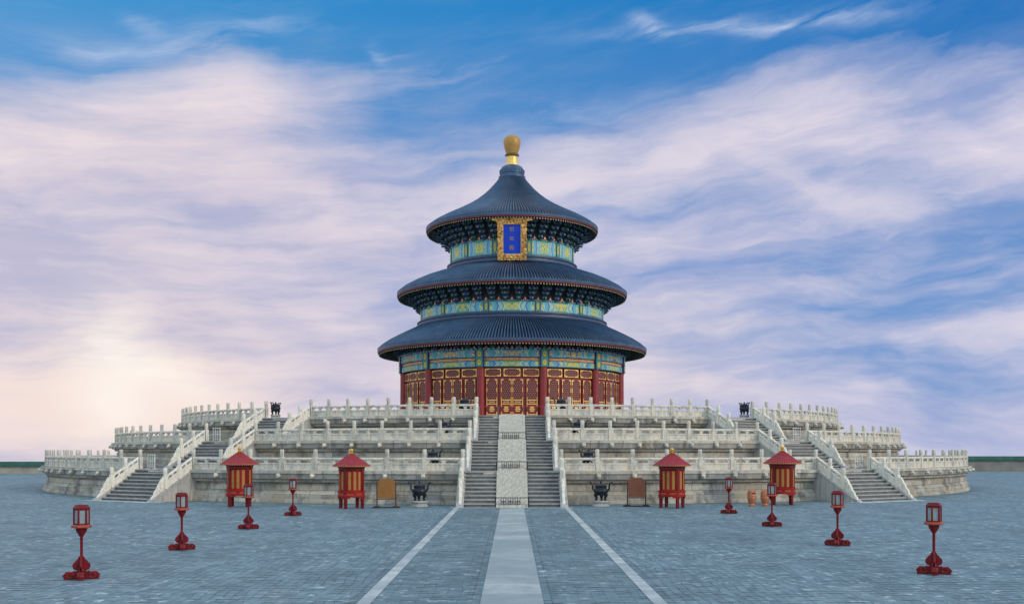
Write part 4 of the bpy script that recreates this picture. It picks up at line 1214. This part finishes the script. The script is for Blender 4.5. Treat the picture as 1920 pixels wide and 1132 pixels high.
M['gold_bright'] = simple('yellow_gilt_knob', (0.62, 0.36, 0.03), 0.35, 0.35, 0.2)
K = kiosk()
for i, (x, y, rot, sc, lab) in enumerate([(-16.55, 63.2, -38, 0.97, 'red kiosk with ochre panels at far left, below the left side stairs'),
                                      (-9.46, 61.3, -20, 0.94, 'red kiosk with ochre panels, left of the ochre brown notice board'),
                                      (9.52, 61.9, 18, 0.95, 'red kiosk with ochre panels, right of the reddish brown notice board'),
                                      (17.0, 65.4, 33, 0.985, 'red kiosk with ochre panels at far right, beside the copper bins')]):
    o = K if i == 0 else copy_tree(K)
    o.location = (x, y, 0.004); o.rotation_euler = (0, 0, R(rot)); o.scale = (sc, sc, sc); o['label'] = lab

# ------------------------------------------------------------------ bronze burners on stone pedestals
def burner():
    root = thing('incense_burner', '', 'burner', group='dark bronze incense burners')
    mb = MB(); mb.lathe([(0.0, 0.30), (0.18, 0.30), (0.33, 0.36), (0.43, 0.48), (0.455, 0.60), (0.43, 0.68), (0.36, 0.72), (0.335, 0.76), (0.345, 0.83), (0.37, 0.85), (0.37, 0.88), (0.33, 0.88)], 28); mb.build('bowl', M['bronze'], root)
    mb = MB(); mb.lathe([(0.34, 0.88), (0.35, 0.91), (0.31, 0.96), (0.20, 1.02), (0.10, 1.06), (0.05, 1.08), (0.085, 1.13), (0.05, 1.19), (0, 1.20)], 24); mb.build('lid', M['bronze'], root)
    for s in (-1, 1):
        mb = MB(); pts = [(s * 0.40, 0, 0.60), (s * 0.50, 0, 0.68), (s * 0.50, 0, 0.86), (s * 0.54, 0, 1.02), (s * 0.66, 0, 1.12)]
        for dy in (-0.11, 0.11): mb.tube([(p[0], dy, p[2]) for p in pts], [0.05, 0.06, 0.05, 0.05, 0.045], 7)
        mb.box((s * 0.65, 0, 1.11), (0.11, 0.30, 0.07)); mb.box((s * 0.505, 0, 0.76), (0.07, 0.2, 0.06))
        mb.build('handle', M['bronze'], root, bevel=0.0)
    for k in range(3):
        a = R(120 * k); mb = MB()
        mb.tube([(0, -0.30, 0.46), (0, -0.36, 0.36), (0, -0.33, 0.22), (0, -0.29, 0.12), (0, -0.33, 0.04), (0, -0.35, 0.0)], [0.13, 0.135, 0.095, 0.075, 0.09, 0.095], 9)
        mb.build('leg', M['bronze'], root, rz=a)
    return root
def pedestal():
    root = thing('stone_pedestal', '', 'pedestal', group='grey stone pedestals under the burners')
    mb = MB(); mb.lathe([(0.62, 0.0), (0.62, 0.07), (0.58, 0.09), (0.58, 0.15)], 8); mb.build('plinth', M['pedestal'], root, bevel=0.012, smooth=25)
    mb = MB(); mb.lathe([(0.54, 0.15), (0.50, 0.20), (0.55, 0.27), (0.60, 0.30), (0.60, 0.385), (0.56, 0.41)], 8); mb.build('slab', M['pedestal'], root, bevel=0.012, smooth=25)
    return root
BU, PE = burner(), pedestal()
SPOTS = [(-5.60, 62.9, 0.0, 0, 1.0, 'on the ground beside the ochre brown board'),
         (5.42, 63.3, 0.0, 0, 1.0, 'on the ground beside the reddish brown board'),
         (-5.14, 67.6, 2.10, 10, 0.92, 'behind the lowest balustrade, left of the central stairs'),
         (4.98, 67.9, 2.10, -10, 0.92, 'behind the lowest balustrade, right of the central stairs'),
         (-4.92, 73.6, 4.10, 0, 1.0, 'behind the middle balustrade, left of the central stairs'),
         (4.72, 73.8, 4.10, 0, 1.0, 'behind the middle balustrade, right of the central stairs'),
         (-3.62, 79.2, 6.0, 0, 0.98, 'before the red hall, left of the central doors'),
         (3.75, 79.2, 6.0, 0, 0.98, 'before the red hall, right of the central doors'),
         (-19.0, 83.6, 6.0, 68, 0.86, 'at the top of the left side stairs, against the sky'),
         (18.72, 83.8, 6.0, -68, 0.86, 'at the top of the right side stairs, against the sky')]
for i, (x, y, z, rot, sc, lab) in enumerate(SPOTS):
    o = PE if i == 0 else copy_tree(PE); o.location = (x, y, z + 0.004); o.scale = (sc * 0.88,) * 3 if i < 2 else (sc * 0.8,) * 3; o['label'] = 'grey pedestal of the burner ' + lab
    ph = 0.41 * o.scale[2]
    o2 = BU if i == 0 else copy_tree(BU); o2.location = (x, y, z + 0.004 + ph); o2.rotation_euler = (0, 0, R(rot)); o2.scale = (sc,) * 3; o2['label'] = 'bronze tripod burner ' + lab

# ------------------------------------------------------------------ notice boards
def notice_board(x, y, mat, label):
    root = thing('notice_board', label, 'board', (x, y, 0.004), group='brown boards in front of the terrace')
    mb = MB(); w, zb, zt = 0.50, 0.58, 1.74
    mb.prism([(-w, zb), (w, zb), (w, zt - 0.18), (w - 0.06, zt - 0.15), (w - 0.10, zt - 0.05), (w - 0.20, zt), (-w + 0.20, zt), (-w + 0.10, zt - 0.05), (-w + 0.06, zt - 0.15), (-w, zt - 0.18)], 0.06)
    mb.build('board', mat, root, bevel=0.008)
    for s in (-1, 1):
        mb = MB(); mb.box((s * 0.555, 0, 0.80), (0.075, 0.075, 1.50)); mb.box((s * 0.555, 0, 0.09), (0.36, 0.12, 0.07)); mb.build('upright', M['wood_dark'], root, bevel=0.01)
    mb = MB(); mb.box((0, 0, 0.53), (1.06, 0.06, 0.06)); mb.build('cross_rail', M['wood_dark'], root, bevel=0.005)
    mb = MB(); mb.box((0, 0, 0.03), (1.66, 0.34, 0.055)); mb.build('foot_board', M['base_dark'], root, bevel=0.01)
notice_board(-7.44, 61.6, M['wood'], 'ochre brown notice board on dark feet, left of the central stairs')
notice_board(7.58, 63.3, M['wood_red'], 'reddish brown notice board on dark feet, right of the central stairs')

# ------------------------------------------------------------------ copper bins
def bin_():
    root = thing('litter_bin', '', 'bin', group='copper litter bins')
    mb = MB(); mb.lathe([(0.21, 0.0), (0.22, 0.03), (0.22, 0.08), (0.17, 0.11), (0.16, 0.14), (0.21, 0.24), (0.262, 0.40), (0.275, 0.58), (0.265, 0.64), (0.275, 0.66), (0.275, 0.69), (0.26, 0.71)], 28); mb.build('body', M['copper'], root)
    mb = MB(); mb.lathe([(0.26, 0.71), (0.262, 0.86), (0.23, 0.90), (0.235, 0.94), (0.19, 0.985), (0.10, 1.0), (0, 1.0)], 28); mb.build('lid', M['copper'], root)
    mb = MB(); mb.cbox(R(-10), R(32), 0.745, 0.83, 0.255, 0.266, 5); mb.build('slot', M['black'], root, smooth=0)
    return root
B_ = bin_()
for i, (x, y, lab) in enumerate([(14.66, 63.6, 'copper urn-shaped litter bin standing clear of the lantern post'), (15.52, 63.8, 'copper urn-shaped litter bin partly behind a lantern post')]):
    o = B_ if i == 0 else copy_tree(B_); o.location = (x, y, 0.004); o['label'] = lab; o.rotation_euler = (0, 0, R([6, 30][i]))

# ------------------------------------------------------------------ iron barriers on the carved slab, rail at the hall, white barriers
def iron_barrier(y, z, lab, side):
    root = thing('iron_barrier', lab, 'barrier', (0, y, z), group='low iron barriers across the carved slab')
    mb = MB(); mb.tube([(-1.0, 0, 0.46), (1.0, 0, 0.46)], 0.026, 6); mb.build('rail', M['black'], root)
    for s in (-1, 1):
        mb = MB(); mb.tube([(s * 1.0, 0, -0.12), (s * 1.0, 0, 0.48)], 0.028, 6); mb.build('upright', M['black'], root)
    for (q0, q1) in ((-0.66, -0.36), (-0.24, 0.06), (0.18, 0.48)):
        mb = MB(); c = (q0 + q1) / 2; h = (q1 - q0) / 2
        mb.tube([(q0, 0, 0.42), (q0, 0, 0.08)], 0.02, 5); mb.tube([(q1, 0, 0.42), (q1, 0, 0.08)], 0.02, 5); mb.tube([(q0, 0, 0.26), (q1, 0, 0.26)], 0.02, 5); mb.tube([(c, 0, 0.42), (c, 0, 0.08)], 0.016, 5)
        for sx in (-1, 1):
            mb.tube([(c + sx * h * 0.5 + 0.07 * cos(k * pi / 4), 0, 0.14 + 0.07 * sin(k * pi / 4)) for k in range(9)], 0.014, 5)
        mb.build('scroll_panel', M['black'], root)
for i, lab in enumerate(['low black iron barrier at the foot of the lowest carved slab', 'low black iron barrier at the foot of the middle carved slab', 'low black iron barrier at the foot of the top carved slab']):
    T = TIERS[i]; ro = T['R'] + 0.44 + 8 * TREAD
    iron_barrier(DC - ro - 0.12, T['h0'] + 0.12, lab, i)

BR = thing('rail_barrier', 'thin red rail barrier across the head of the central stairs before the hall doors', 'barrier', (0, 78.3, 6.001))
mb = MB(); mb.tube([(-2.5, 0, 0.72), (2.5, 0, 0.72)], 0.022, 6); mb.build('rail', M['lacquer_edge'], BR)
for x in (-2.45, -1.05, 0.85, 2.45):
    mb = MB(); mb.tube([(x, 0, 0.02), (x, 0, 0.74)], 0.028, 8); mb.lathe([(0.14, 0.0), (0.14, 0.02), (0.03, 0.05)], 14, c=(x, 0, 0)); mb.build('upright', M['court_wall'], BR)

def white_barrier():
    root = thing('white_barrier', '', 'barrier', group='white metal barriers at the side stairs')
    for x in (-0.55, 0.55):
        mb = MB(); mb.tube([(x, 0, 0.0), (x, 0, 1.02)], 0.03, 6); mb.box((x, 0, 0.015), (0.08, 0.42, 0.03)); mb.build('upright', M['white_metal'], root)
    for z in (1.0, 0.55, 0.14):
        mb = MB(); mb.tube([(-0.62, 0, z), (0.62, 0, z)], 0.026, 6); mb.build('rail', M['white_metal'], root)
    for x in (-0.18, 0.18):
        mb = MB(); mb.tube([(x, 0, 0.14), (x, 0, 1.0)], 0.022, 6); mb.build('bar', M['white_metal'], root)
    return root
WB = white_barrier()
def at_polar(i, deg, dr):
    T = TIERS[i]; x, y, _ = pol(R(deg), T['R'] + dr)
    return (x + T['xs'], y + DC, T['h1'] + 0.004)
for k, (i, deg, dr, lab) in enumerate([(0, -35.0, -0.6, 'white metal barrier at the head of the lowest left side stairs'), (1, -35.2, -0.6, 'white metal barrier at the head of the middle left side stairs'),
                                       (0, 35.0, -0.6, 'white metal barrier at the head of the lowest right side stairs'), (1, 35.2, -0.6, 'white metal barrier at the head of the middle right side stairs')]):
    o = WB if k == 0 else copy_tree(WB)
    o.location = at_polar(i, deg, dr); o.rotation_euler = (0, 0, R(deg)); o.scale = (0.72, 1, 1); o['label'] = lab

# ------------------------------------------------------------------ low court walls with green coping
def court_wall(x0, x1, y, h, mat, label):
    root = thing('court_wall', label, 'wall', ((x0 + x1) / 2, y, 0), group='low court walls on the skyline')
    L = x1 - x0
    mb = MB(); mb.box((0, 0, (h - 0.7) / 2), (L, 0.8, h - 0.7)); mb.box((0, 0, h - 0.76), (L, 1.0, 0.10)); mb.build('wall', mat, root)
    mb = MB(); mb.prism([(-0.75, h - 0.70), (-0.70, h - 0.60), (-0.18, h - 0.12), (-0.15, h), (0.15, h), (0.18, h - 0.12), (0.70, h - 0.60), (0.75, h - 0.70)], L, 'x')
    for k in range(int(L / 0.45)):
        x = -L / 2 + 0.45 * (k + 0.5)
        mb.tube([(x, -0.74, h - 0.60), (x, -0.19, h - 0.09)], 0.09, 6)
    mb.build('tile_coping', M['green_tile'], root)
court_wall(-135, -55, 158.0, 1.82, M['court_wall_l'], 'low buff court wall with green tile coping on the left skyline')
court_wall(55, 135, 176.0, 2.55, M['court_wall'], 'low grey court wall with green tile coping on the right skyline')
